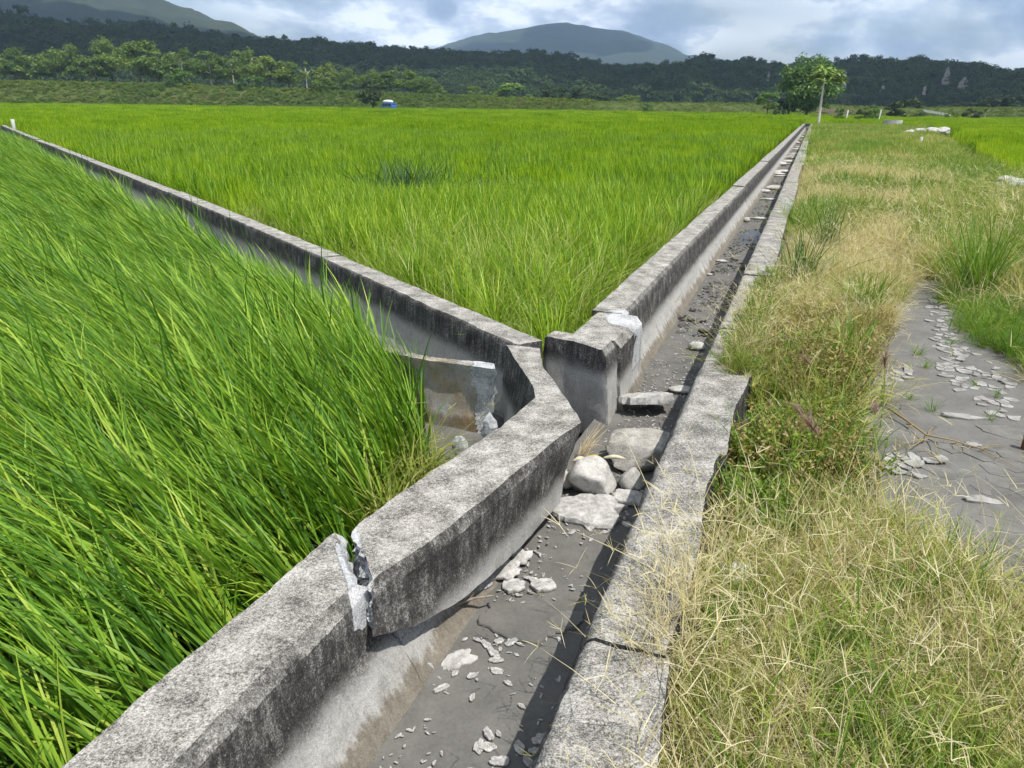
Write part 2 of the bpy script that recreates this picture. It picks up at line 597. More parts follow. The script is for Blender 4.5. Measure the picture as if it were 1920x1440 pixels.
M['tree'] = leaf_mat('tree_leaf', [(0, (.055, .11, .02)), (0.6, (.125, .20, .036)), (1, (.24, .30, .065))], 0.3, 1.2, 0.5, 0.3, 0.3)
M['tree_bright'] = leaf_mat('bright_tree_leaf', [(0, (.045, .10, .014)), (0.6, (.10, .19, .028)), (1, (.20, .30, .055))], 0.28, 1.2, 0.45, 0.4, 0.2)
M['tree_dark'] = leaf_mat('dark_tree_leaf', [(0, (.018, .036, .009)), (0.7, (.04, .068, .016)), (1, (.075, .105, .026))], 0.18, 1.1)
M['forest'] = leaf_mat('forest_leaf', [(0, (.03, .058, .022)), (0.6, (.055, .09, .03)), (1, (.085, .12, .04))], 0.15, 1.0, 0.7, 0.1, 0.5)


def soil(name, a, b_, scale, bump=0.01, rough=0.95, spec=0.1, third=None):
    m_, nt, b = new_mat(name)
    g = node(nt, 'ShaderNodeNewGeometry')
    n1 = noise(nt, g.outputs['Position'], scale, 7, 0.62)
    n2 = noise(nt, g.outputs['Position'], scale * 14, 4, 0.6)
    f = math_(nt, 'ADD', math_(nt, 'MULTIPLY', n1, 0.7), math_(nt, 'MULTIPLY', n2, 0.3))
    st_ = [(0.36, a), (0.62, b_)]
    if third:
        st_.append((0.72, third))
    nt.links.new(ramp(nt, f, st_), b.inputs['Base Color'])
    b.inputs['Roughness'].default_value = rough
    b.inputs['Specular IOR Level'].default_value = spec
    bp = node(nt, 'ShaderNodeBump', {'Height': f, 'Strength': 0.6, 'Distance': bump})
    nt.links.new(bp.outputs[0], b.inputs['Normal'])
    return m_


M['paddy'] = soil('paddy_mud', (.030, .027, .020), (.065, .058, .042), 3, 0.02)
M['silt'] = soil('channel_silt', (.098, .095, .088), (.155, .150, .139), 5, 0.006)
M['mud'] = soil('dry_mud', (.11, .107, .10), (.17, .165, .153), 4, 0.008)
M['mud_plate'] = soil('mud_plate', (.115, .113, .103), (.18, .176, .162), 6, 0.008)
M['mud_flake'] = soil('bleached_mud_flake', (.17, .166, .156), (.36, .352, .33), 14, 0.008)
M['verge'] = soil('verge_soil', (.055, .047, .032), (.12, .10, .07), 5, 0.02)
M['bank'] = soil('bank_soil', (.045, .065, .018), (.085, .11, .03), 0.25, 0.1)
M['hill'] = soil('hill_ground', (.030, .042, .018), (.055, .068, .03), 0.03, 0.5, third=(.10, .10, .06))
M['mountain'] = soil('mountain_green', (.022, .034, .022), (.05, .062, .036), 0.004, 3.0, third=(.085, .095, .055))
M['scar'] = soil('bare_cliff', (.11, .10, .088), (.22, .20, .175), 0.3, 0.3)

# ------------------------------------------------------------------ frame of the channel
AZ = R(20.9)
SA, CA = math.sin(AZ), math.cos(AZ)


def W(s, t, z=0.0):
    return np.array([s * SA + t * CA, s * CA - t * SA, z])


def ST(p):
    p = np.asarray(p, float)
    return np.stack([p[..., 0] * SA + p[..., 1] * CA, p[..., 0] * CA - p[..., 1] * SA], -1)


def tl(s):      # outer top edge of the left wall
    return np.interp(s, [0, 5.0, 11, 85], [-1.50, -1.485, -1.55, -2.13])


def tr(s):      # inner top edge of the right wall
    return np.interp(s, [0, 1.35, 2.3, 4.07, 8, 67, 86], [-.435, -.449, -.474, -.511, -.548, -1.20, -1.40])


# ------------------------------------------------------------------ setting
def grid(xs, ys, zf):
    X, Y = np.meshgrid(xs, ys)
    V = np.stack([X.ravel(), Y.ravel(), np.zeros(X.size)], 1)
    V[:, 2] = zf(V)
    nx, ny = len(xs), len(ys)
    i, j = np.meshgrid(np.arange(nx - 1), np.arange(ny - 1))
    a = (j * nx + i).ravel()
    return V, np.stack([a, a + 1, a + nx + 1, a + nx], 1)


V, Q = grid(np.array([-9000, -600, -60, 0, 60, 600, 9000.]), np.array([-600, -20, 30, 200, 700, 9000.]), lambda v: np.full(len(v), -0.66))
obj('ground', mk_mesh('ground', V, Q, mats=[M['paddy']]), label='dark wet earth under the rice fields', cat='ground', kind='structure')

# silt floor of the main channel
ss = np.concatenate([np.arange(0.2, 9, 0.04), np.arange(9, 90, 0.5)])
ts = np.linspace(0, 1, 26)
SS, TT = np.meshgrid(ss, ts, indexing='ij')
lo, hi = tl(SS) + 0.30, tr(SS) + 0.06
tt = lo + (hi - lo) * TT
V = np.stack([SS * SA + tt * CA, SS * CA - tt * SA, np.full(SS.shape, -0.5)], -1).reshape(-1, 3)
V[:, 2] += 0.012 * fbm(V * 1.6, 3, 5) + 0.005 * fbm(V * 12, 3, 6)
ft = TT.ravel()
V[:, 2] += 0.02 * np.clip((0.12 - ft) / 0.12, 0, 1) + 0.03 * np.clip((ft - 0.85) / 0.15, 0, 1)
nx = len(ts)
i, j = np.meshgrid(np.arange(nx - 1), np.arange(len(ss) - 1))
a = (j * nx + i).ravel()
Q = np.stack([a, a + nx, a + nx + 1, a + 1], 1)
cfloor = obj('channel_floor', mk_mesh('channel_floor', V, Q, mats=[M['silt']]), label='flat grey silt bed of the main channel', cat='channel floor', kind='structure')

# raised verge on the right of the channel
VERGE = np.array([W(-3, -.25), W(88, -1.1), W(88, 9.5), (27.5, 52.5, 0), (13.2, 21.5, 0), (12, 12, 0), (10, 2, 0), (6, -4, 0)])
MUD = np.array([P(x, y, -.25) for x, y in [(1600, 800), (1620, 710), (1645, 640), (1690, 560), (1730, 520), (1765, 525), (1800, 590), (1840, 640), (1930, 700), (2040, 770), (2100, 950), (2080, 1180), (2020, 1210), (1930, 1150), (1840, 1070), (1720, 1000), (1640, 950), (1600, 880)]])


def verge_z(V):
    st_ = ST(V)
    z = -0.235 + 0.03 * fbm(V * 0.9, 3, 21) + 0.012 * fbm(V * 6, 3, 22)
    m_ = pip(V, MUD)
    z = np.where(m_, -0.262 + 0.006 * fbm(V * 5, 3, 23), z)
    return z


ss = np.concatenate([np.arange(-1, 10, 0.06), np.arange(10, 90, 0.5)])
ts = np.concatenate([np.linspace(0, 2.2, 38), np.linspace(2.4, 12, 25)])
SS, TT = np.meshgrid(ss, ts, indexing='ij')
tt = tr(SS) + 0.20 + TT
V = np.stack([SS * SA + tt * CA, SS * CA - tt * SA, np.zeros(SS.shape)], -1).reshape(-1, 3)
V[:, 2] = verge_z(V)
V[:, 2] = np.where(pip(V, VERGE), V[:, 2], -0.70)
nx = len(ts)
i, j = np.meshgrid(np.arange(nx - 1), np.arange(len(ss) - 1))
a = (j * nx + i).ravel()
Q = np.stack([a, a + nx, a + nx + 1, a + 1], 1)
cen = V[Q].mean(1)
mi = pip(cen, MUD).astype(int)
verge = obj('verge', mk_mesh('verge', V, Q, mats=[M['verge'], M['mud']], mi=mi), label='raised earth verge beside the channel with a patch of dried grey mud', cat='verge', kind='structure')

# ------------------------------------------------------------------ hills and far ground


def ridge(name, prof, r0, r1, r2, mat_, label, kind='structure', na=260, nr=46, rough=0.1, nsc=0.01, seed=3, ext=300, lower=0.0):
    """terrain band: foot at r0, crest at r1 reaching the skyline profile, back at r2"""
    px = np.linspace(-ext, 1920 + ext, na)
    py = np.interp(px, [p[0] for p in prof], [p[1] for p in prof]) + lower
    V = []
    for x, y in zip(px, py):
        d = ray(x, y)
        d = d / np.hypot(d[0], d[1])
        hz = CAMH + d[2] * r1
        az = math.atan2(d[0], d[1])
        u = np.linspace(0, 1, nr)
        r = np.where(u < 0.7, r0 + (r1 - r0) * u / 0.7, r1 + (r2 - r1) * (u - 0.7) / 0.3)
        k = np.where(u < 0.7, np.sin(np.clip(u / 0.7, 0, 1) * math.pi / 2) ** 1.15, np.cos(np.clip((u - 0.7) / 0.3, 0, 1) * math.pi / 2))
        V.append(np.stack([r * math.sin(az), r * math.cos(az), -0.6 + (hz + 0.6) * k], 1))
    V = np.concatenate(V)
    u = np.tile(np.linspace(0, 1, nr), na)
    w = np.clip(np.sin(u / 0.7 * math.pi), 0, 1)
    amp = (V[:, 2].max() - V[:, 2].min()) * rough
    V[:, 2] += amp * w * fbm(V * nsc, 5, seed) + amp * (0.10 if 'hill' in name else 0.16) * fbm(V * nsc * 6, 5, seed + 9, .6) * (u > 0.1)
    i, j = np.meshgrid(np.arange(nr - 1), np.arange(na - 1))
    a = (j * nr + i).ravel()
    Q = np.stack([a, a + 1, a + nr + 1, a + nr], 1)
    o = obj(name, mk_mesh(name, V, Q, mats=[mat_]), label=label, cat='hill' if 'hill' in name else 'mountain', kind=kind)
    return o, V.reshape(na, nr, 3)


HILL = [(-400, 10), (0, 32), (60, 36), (150, 50), (300, 54), (420, 66), (480, 76), (560, 75), (640, 80), (800, 94), (900, 98), (1000, 101), (1060, 108), (1130, 122), (1220, 126), (1300, 118), (1420, 118), (1470, 124), (1560, 118), (1640, 118), (1720, 113), (1780, 121), (1840, 128), (1870, 140), (1900, 137), (1960, 135), (2300, 130)]
hillo, HV = ridge('hill', HILL, 430, 720, 1050, M['hill'], 'long dark forested ridge behind the fields', lower=24, rough=0.13, nsc=0.012)
LEFTM = [(-400, -120), (0, -45), (150, -12), (220, 2), (300, 18), (360, 33), (420, 55), (470, 70), (520, 84), (620, 110), (800, 150), (2300, 190)]
ridge('mountain', LEFTM, 1300, 2300, 3200, M['mountain'], 'green mountain slope descending behind the ridge at the upper left', rough=0.22, nsc=0.0035, seed=14, na=420, nr=90)
MIDM = [(-400, 140), (500, 130), (640, 120), (760, 106), (830, 88), (880, 72), (950, 60), (1010, 51), (1060, 47), (1120, 54), (1180, 62), (1240, 82), (1290, 104), (1340, 108), (1400, 122), (1600, 150), (2300, 150)]
ridge('mountain', MIDM, 3000, 4200, 5200, M['mountain'], 'hazy blue mountain with its top in the cloud at the centre', rough=0.18, nsc=0.002, seed=15, na=420, nr=90)

# bare scars on the ridge (children of the hill), patches that follow the slope
HAZ = np.arctan2(HV[:, 5, 0], HV[:, 5, 1])
HNR = HV.shape[1]


def hill_at(az, u):
    fa = np.interp(az, HAZ, np.arange(len(HAZ)))
    fu = np.clip(u, 0, 0.999) * (HNR - 1)
    ia, iu = np.floor(fa).astype(int).clip(0, len(HAZ) - 2), np.floor(fu).astype(int)
    wa, wu = (fa - ia)[:, None], (fu - iu)[:, None]
    return HV[ia, iu] * (1 - wa) * (1 - wu) + HV[ia + 1, iu] * wa * (1 - wu) + HV[ia, iu + 1] * (1 - wa) * wu + HV[ia + 1, iu + 1] * wa * wu


SCARS = []
for x, y, w_, h_ in [(1440, 150, 6, 20), (1497, 146, 9, 26), (1583, 156, 9, 22), (1774, 150, 15, 40), (1756, 126, 7, 16), (1805, 165, 16, 22), (1655, 168, 6, 24), (1732, 178, 7, 18)]:
    d = ray(x, y)
    d = d / np.hypot(d[0], d[1])
    az = math.atan2(d[0], d[1])
    uu = np.linspace(0, 0.7, 90)
    pr = hill_at(np.full(90, az), uu)
    el = (pr[:, 2] + 6 - CAMH) / np.hypot(pr[:, 0], pr[:, 1])
    k = int(np.argmin(np.abs(el - d[2])))
    dsl = np.gradient(el)[k] / np.gradient(uu)[k]
    du = abs(h_ * .75 / FPX / max(dsl, .05)) / 2
    da = w_ * .7 / FPX / 2
    SCARS.append((az, uu[k], da, du))
    ga, gu = np.meshgrid(np.linspace(-1.3, 1.3, 24), np.linspace(-1.3, 1.3, 28))
    pts = hill_at(az + ga.ravel() * da, uu[k] + gu.ravel() * du)
    pts[:, 2] += 8.0 + 2.5 * fbm(pts * .12, 3, 8)
    rr = np.hypot(ga.ravel() * (1 + .5 * gu.ravel()), gu.ravel()) + 0.9 * fbm(pts * 0.10, 4, 3, .65)
    q = np.arange(23)[None, :] + 24 * np.arange(27)[:, None]
    q = q.ravel()
    Q = np.stack([q, q + 1, q + 25, q + 24], 1)
    Q = Q[rr[Q].mean(1) < 1.0]
    obj('cliff_scar', mk_mesh('cliff_scar', pts, Q, mats=[M['scar']]), hillo)

# embankment running across behind the fields
BANK = [(-400, 146), (0, 153), (300, 159), (560, 170), (700, 176), (900, 184), (1050, 188), (1200, 192), (1420, 195), (1560, 198), (1700, 203), (1800, 202), (1920, 203), (2300, 206)]
BR0 = [(-400, 250), (0, 245), (700, 212), (1200, 190), (1500, 185), (1920, 190), (2300, 200)]
px = np.linspace(-300, 2220, 400)
rows = []
for x in px:
    y = np.interp(x, [p[0] for p in BANK], [p[1] for p in BANK])
    r0 = np.interp(x, [p[0] for p in BR0], [p[1] for p in BR0])
    d = ray(x, y)
    d = d / np.hypot(d[0], d[1])
    r1 = r0 + 14
    h = CAMH + d[2] * r1
    az = math.atan2(d[0], d[1])
    for r_, z_ in ((r0 - 3, -0.7), (r0, -0.2), (r0 + 3, h * .22), (r0 + 7, h * .6), (r0 + 11, h * .9), (r1, h), (r1 + 10, h), (r1 + 60, h - 0.6), (r1 + 240, -0.6)):
        rows.append((r_ * math.sin(az), r_ * math.cos(az), z_))
V = np.array(rows)
V[:, 2] += 0.35 * fbm(V * 0.15, 3, 40)
i, j = np.meshgrid(np.arange(8), np.arange(len(px) - 1))
a = (j * 9 + i).ravel()
obj('embankment', mk_mesh('embankment', V, np.stack([a, a + 1, a + 10, a + 9], 1), mats=[M['bank']]), label='low green embankment closing off the rice fields', cat='embankment', kind='structure')
BANKV = V.reshape(len(px), 9, 3)


# ------------------------------------------------------------------ concrete
def loft(sections, ring_sub, along_sub, amp=0.006, nsc=9.0, cap0=0.0, cap1=0.0, fresh=None, seed=1, edge=0.0, capslant=None):
    """sections (S,K,3) corner rings -> subdivided shell with rough end caps. returns V,Q,T,fresh"""
    S = np.asarray(sections, float)
    K = S.shape[1]
    rings = []
    for i in range(len(S) - 1):
        n = along_sub[i]
        for k in range(n + (1 if i == len(S) - 2 else 0)):
            rings.append(S[i] * (1 - k / n) + S[i + 1] * (k / n))
    rings = np.array(rings)
    full = []
    for e in range(K):
        n = ring_sub[e]
        a_, b_ = rings[:, e], rings[:, (e + 1) % K]
        for k in range(n):
            full.append(a_ * (1 - k / n) + b_ * (k / n))
    full = np.stack(full, 1)           # (nr, nk, 3)
    nr, nk = full.shape[:2]
    V = full.reshape(-1, 3)
    F = np.zeros(len(V))
    i, j = np.meshgrid(np.arange(nr - 1), np.arange(nk), indexing='ij')
    a_ = (i * nk + j).ravel()
    b_ = (i * nk + (j + 1) % nk).ravel()
    Q = np.stack([a_, b_, b_ + nk, a_ + nk], 1)
    T = []
    Vs, Qs, Fs = [V], [Q], [F]
    n0 = len(V)
    for end, ca in ((0, cap0), (nr - 1, cap1)):
        ring = full[end]
        c = ring.mean(0)
        inner = full[1 if end == 0 else nr - 2].mean(0)
        out = c - inner
        out /= np.linalg.norm(out)
        prev = np.arange(nk) + end * nk
        m_ = 11
        for q in range(1, m_ + 1):
            f = 1 - q / (m_ + 0.25)
            rg = c + (ring - c) * f
            rg = rg + out * (ca * (fbm(rg * 16, 4, seed + 77, .65) + 0.15) + ca * .5 * fbm(rg * 70, 3, seed + 78))[:, None]
            idx = np.arange(nk) + n0
            Vs.append(rg)
            Fs.append(np.full(nk, 1.0 if ca > 0.02 else 0.0))
            jn = (np.arange(nk) + 1) % nk
            qq = np.stack([prev, idx, idx[jn], prev[jn]], 1)
            if end == 0:
                qq = qq[:, ::-1][:, [0, 1, 2, 3]]
                qq = np.stack([prev, prev[jn], idx[jn], idx], 1)[:, ::-1]
                qq = qq[:, ::-1]
            Qs.append(qq)
            prev = idx
            n0 += nk
        Vs.append(c[None])
        Fs.append(np.array([1.0 if ca > 0.02 else 0.0]))
        jn = (np.arange(nk) + 1) % nk
        T.append(np.stack([prev, np.full(nk, n0), prev[jn]], 1) if end else np.stack([prev, prev[jn], np.full(nk, n0)], 1))
        n0 += 1
    V, Q, T, F = np.concatenate(Vs), np.concatenate(Qs), np.concatenate(T), np.concatenate(Fs)
    V = V + amp * vfbm(V * nsc, 4, seed, 0.6) + amp * 0.45 * vfbm(V * nsc * 7, 3, seed + 5)
    if edge:
        V = V + edge * vfbm(V * 3.1, 2, seed + 8)
    if fresh is not None:
        F = np.maximum(F, fresh(V))
    return V, Q, T, F


def concrete_obj(name, pieces, mat_, parent=None, base=None, sharp=38, **kw):
    mb = MB()
    for V_, Q_, T_, F_ in pieces:
        mb.add(V_, Q_, T_, 0, F_)
    if base is None:
        allv = np.concatenate(mb.V)
        base = np.array([allv[:, 0].mean(), allv[:, 1].mean(), allv[:, 2].min()])
    if parent is not None:
        pb = np.array(parent.location)
        me = mb.mesh(name, [mat_], True, sharp, 'fresh', base=pb)
        o = obj(name, me, parent)
    else:
        me = mb.mesh(name, [mat_], True, sharp, 'fresh', base=base)
        o = obj(name, me, None, base, **kw)
    # outward normals
    bm = bmesh.new()
    bm.from_mesh(me)
    bmesh.ops.recalc_face_normals(bm, faces=bm.faces)
    bm.to_mesh(me)
    bm.free()
    if sharp:
        me.set_sharp_from_angle(angle=R(sharp))
    return o


# profile of the left wall: offsets to the right of its outer top edge, heights
LP = [(0.0, 0.0), (0.235, 0.0), (0.268, -0.045), (0.292, -0.27), (0.345, -0.40), (0.41, -0.52), (0.41, -0.64), (-0.03, -0.64)]
LSUB = [12, 3, 11, 7, 7, 2, 4, 12]


def lsec(s, dz=0.0, prof=LP, ds=None):
    return [W(s + (0 if ds is None else ds[k]), tl(s) + o_, z_ + (dz if z_ > -0.3 else 0)) for k, (o_, z_) in enumerate(prof)]


def empty(name, base, **kw):
    o = bpy.data.objects.new(name, None)
    o.empty_display_size = 0.2
    COL.objects.link(o)
    o.location = base
    tag(o, **kw)
    return o


# near left wall with its broken end; the upper part breaks off on a slant, the toe runs on
NP = LP
end_ds = [0.0, -0.25, -0.21, -0.14, -0.05, 0.0, 0.0, 0.0]
s_end = 2.09
secs = [lsec(0.3), lsec(1.0), lsec(1.6), lsec(s_end, ds=end_ds)]


def fresh_near(V):
    q = ST(V)
    sl = 1.80 + (tl(2) + 0.235 - q[:, 1]) * 1.05
    f = np.clip((q[:, 0] - sl + 0.01) / 0.05, 0, 1) * (V[:, 2] > -0.15 - .05 * fbm(V * 20, 2, 3)) * (q[:, 1] > -1.44)
    return f


nearwall = empty('channel_wall', W(1.0, -1.3, -0.64), label='thick weathered concrete wall at the bottom with a snapped white end', cat='concrete wall')
concrete_obj('wall_body', [loft(secs, LSUB, [26, 26, 22], 0.007, 9, 0, 0.06, fresh_near, 3, 0.004)], M['concrete'], nearwall, sharp=24)
# toe left standing under the fallen piece
toe = []
for s_, top in ((2.0, -0.26), (2.2, -0.30), (2.45, -0.37), (2.75, -0.44), (3.0, -0.50)):
    t0 = tl(s_)
    toe.append([W(s_, t0 + 0.02, top), W(s_, t0 + 0.30, top - 0.02), W(s_, t0 + 0.36, -0.43 if top > -.42 else top - .02), W(s_, t0 + 0.41, -0.52), W(s_, t0 + .41, -0.64), W(s_, t0, -0.64)])


def fresh_toe(V):
    tp = np.interp(ST(V)[:, 0], [2.0, 2.2, 2.45, 2.75, 3.0], [-.26, -.30, -.37, -.44, -.5])
    return np.clip((V[:, 2] - tp + 0.075 + .03 * fbm(V * 15, 2, 5)) / 0.02, 0, 1) * (ST(V)[:, 0] < 2.75)


concrete_obj('wall_toe', [loft(toe, [8, 3, 4, 3, 8, 5], [7, 8, 9, 8], 0.013, 12, 0, 0.02, fresh_toe, 5)], M['concrete'], nearwall)

# the fallen corner piece, pushed into the channel


def wp(x, y, z=0.0):
    return P(x, y, z)


def xsec(tL, tR, lean, hR, hL, chw=0.035, chh=0.045):
    """ring of the fallen piece: tL,tR world top corners; lean = xy shift of the foot; h heights"""
    tL, tR = np.array(tL), np.array(tR)
    ax = (tR - tL)
    ax[2] = 0
    ax /= np.linalg.norm(ax)
    lean = np.array([lean[0], lean[1], 0.0])
    ch = tR + ax * chw + np.array([0, 0, -chh]) + lean * (chh / max(hR, .1))
    mid = tR + ax * (chw + 0.012) + np.array([0, 0, -hR * 0.62]) + lean * 0.62
    bR = tR + ax * (chw + 0.055) + np.array([0, 0, -hR]) + lean
    bL = tL + np.array([0, 0, -hL]) + lean * 0.9
    return [tL, tR, ch, mid, bR, bL]


secs = [
    xsec(wp(672, 982, .005), wp(700, 1086, .005), (-.02, -.01), 0.16, 0.22),
    xsec(wp(745, 931, .005), wp(790, 1026, .005), (-.04, -.02), 0.25, 0.32),
    xsec(wp(817, 881, .005), wp(880, 956, .005), (-.06, -.03), 0.34, 0.40),
    xsec(wp(941, 800, .005), wp(995, 864, .005), (-.09, -.04), 0.39, 0.43),
    xsec(wp(1003, 745, .005), wp(1086, 790, .005), (-.13, -.05), 0.40, 0.44, 0.02),
    xsec(wp(1001, 728, .005), wp(1066, 752, .005), (-.09, -.02), 0.42, 0.44, 0.01, .02),
    xsec(wp(962, 668, .005), wp(1016, 686, .005), (-.06, 0), 0.42, 0.44, 0.006, .01),
    xsec(wp(951, 645, .005), wp(1013, 652, .005), (-.05, 0), 0.40, 0.42, 0.006, .01),
]


def fresh_corner(V):
    f = np.zeros(len(V))
    q = proj(V)
    # torn lower edge of the slab
    
    return f


concrete_obj('broken_wall_corner', [loft(secs, [10, 3, 8, 6, 9, 12], [10, 11, 15, 10, 3, 9, 4], 0.009, 9, 0.07, 0.03, fresh_corner, 8, 0.006)], M['concrete'], sharp=24,
             label='broken V-shaped concrete wall piece tipped into the channel junction', cat='concrete wall')

# leftover wall of the side channel, seen past the rice, with a fracture at its end
A = np.array([-0.09, 4.50, -0.03])
Bp = np.array([-0.64, 4.70, -0.04])
dr = (Bp - A) / np.linalg.norm(Bp - A)
nrm_ = np.array([dr[1], -dr[0], 0]) * -1       # towards the side channel
if nrm_[1] < 0:
    nrm_ = -nrm_


def psec(p, d, lowcut=0.0, cut=(0, 0, 0, 0, 0, 0)):
    q = [p + nrm_ * 0.08, p + np.array([0, 0, 0]), p + np.array([0, 0, -.10]) + nrm_ * 0.035, p + np.array([0, 0, -.34]) + nrm_ * .05, p + np.array([0, 0, -.60]) - nrm_ * 0.01, p + np.array([0, 0, -.64]) + nrm_ * 0.16]
    return [a_ + dr * c_ for a_, c_ in zip(q, cut)]


far_end = np.array([-1.20, 5.60, -0.22])
far_end2 = np.array([-6.35, 13.2, -0.34])


def fresh_panel(V):
    dd = (V - A) @ dr
    return np.clip((0.20 + 0.08 * fbm(V * 9, 2, 4) - .15 * np.clip(-V[:, 2] - .2, 0, 1) - dd) / 0.03, 0, 1)


concrete_obj('side_channel_wall', [loft([psec(A, 0, cut=(.05, .0, .02, .07, .2, .2)), psec(A + dr * .28, 0), psec(Bp, 0), psec(far_end, 0), psec(far_end2, 0)], [4, 5, 6, 8, 6, 8], [12, 14, 30, 20], 0.008, 8, 0.04, 0.0, fresh_panel, 12, 0.02)],
             M['concrete_panel'], label='stained concrete wall stub half hidden by rice beside the broken corner', cat='concrete wall')
# fragments in the crack
for (x, y, z, sx, sy, sz, rz, lb) in [(918, 800, -.33, .05, .03, .09, .4, 'pale upright shard wedged in the crack beside the tipped corner'), (862, 838, -.40, .05, .02, .07, -.3, 'small white shard standing in the mud at the foot of the stained stub')]:
    Vr, Tr = ICO[2]
    Vr = Vr * (1 + 0.5 * fbm(Vr * 1.6 + x, 3, int(x)))[:, None] * (sx, sy, sz)
    obj('concrete_shard', mk_mesh('concrete_shard', Vr, T=Tr, mats=[M['fracture']], smooth_=False), None, P(x, y, z), label=lb, cat='concrete shard')
V, Q = grid(np.linspace(-12, 1.2, 60), np.linspace(3.0, 22, 70), lambda v: -0.50 + 0.02 * fbm(v * 3, 3, 9))
bl = ST(V)
dcen = np.abs((V[:, 0] - 0.0) * 0.819 + (V[:, 1] - 4.6) * 0.574)
keep = (dcen[Q].max(1) < 1.0) & (bl[Q][:, :, 1].max(1) < -1.25)
obj('side_channel_floor', mk_mesh('side_channel_floor', V, Q[keep], mats=[M['silt']]), label='silted floor of the side channel', cat='channel floor', kind='structure')

# far wall of the side channel, running away to the upper left
BO = np.array([(0.20, 4.985), (-1.782, 7.929), (-5.761, 13.621), (-10.895, 20.761), (-20.2, 33.7), (-29.5, 46.8)])


def bsec(p, d, w_=0.20):
    n_ = np.array([-d[1], d[0], 0.0])          # to the left of travel = towards camera side
    p = np.array([p[0], p[1], 0.0])
    return [p, p + n_ * w_, p + n_ * (w_ + .012) + (0, 0, -.02), p + n_ * (w_ + 0.03) + (0, 0, -.34), p + n_ * (w_ + .10) + (0, 0, -.50), p + n_ * (w_ + .10) + (0, 0, -.62), p + np.array([0, 0, -.62])]


bw = empty('side_channel_wall', (BO[0][0], BO[0][1], -.62), label='long dark-faced concrete wall running away to the upper left through the rice', cat='concrete wall')
pts = [BO[0]]
for k in range(len(BO) - 1):
    L_ = np.linalg.norm(BO[k + 1] - BO[k])
    n = max(1, int(round(L_ / 3.4)))
    for q in range(1, n + 1):
        pts.append(BO[k] + (BO[k + 1] - BO[k]) * q / n)
pts = np.array(pts)
for k in range(len(pts) - 1):
    d = (pts[k + 1] - pts[k])
    L_ = np.linalg.norm(d)
    d /= L_
    a_, b_ = pts[k] + d * (0.006 if k else 0), pts[k + 1] - d * 0.006
    jz = rng.normal(0, 0.008)
    s0 = np.array(bsec(a_, d)) + (0, 0, jz)
    s1 = np.array(bsec(b_, d)) + (0, 0, jz)
    near_ = k < 3
    concrete_obj('wall_panel', [loft([s0, s1], [6, 2, 8, 4, 2, 3, 8] if near_ else [3, 1, 4, 2, 1, 1, 2], [70 if k == 0 else (40 if near_ else 12)], 0.007 if near_ else .005, 8, 0.0, 0.0, None, 20 + k, 0.006 if near_ else 0)], M['concrete_branch'], bw)

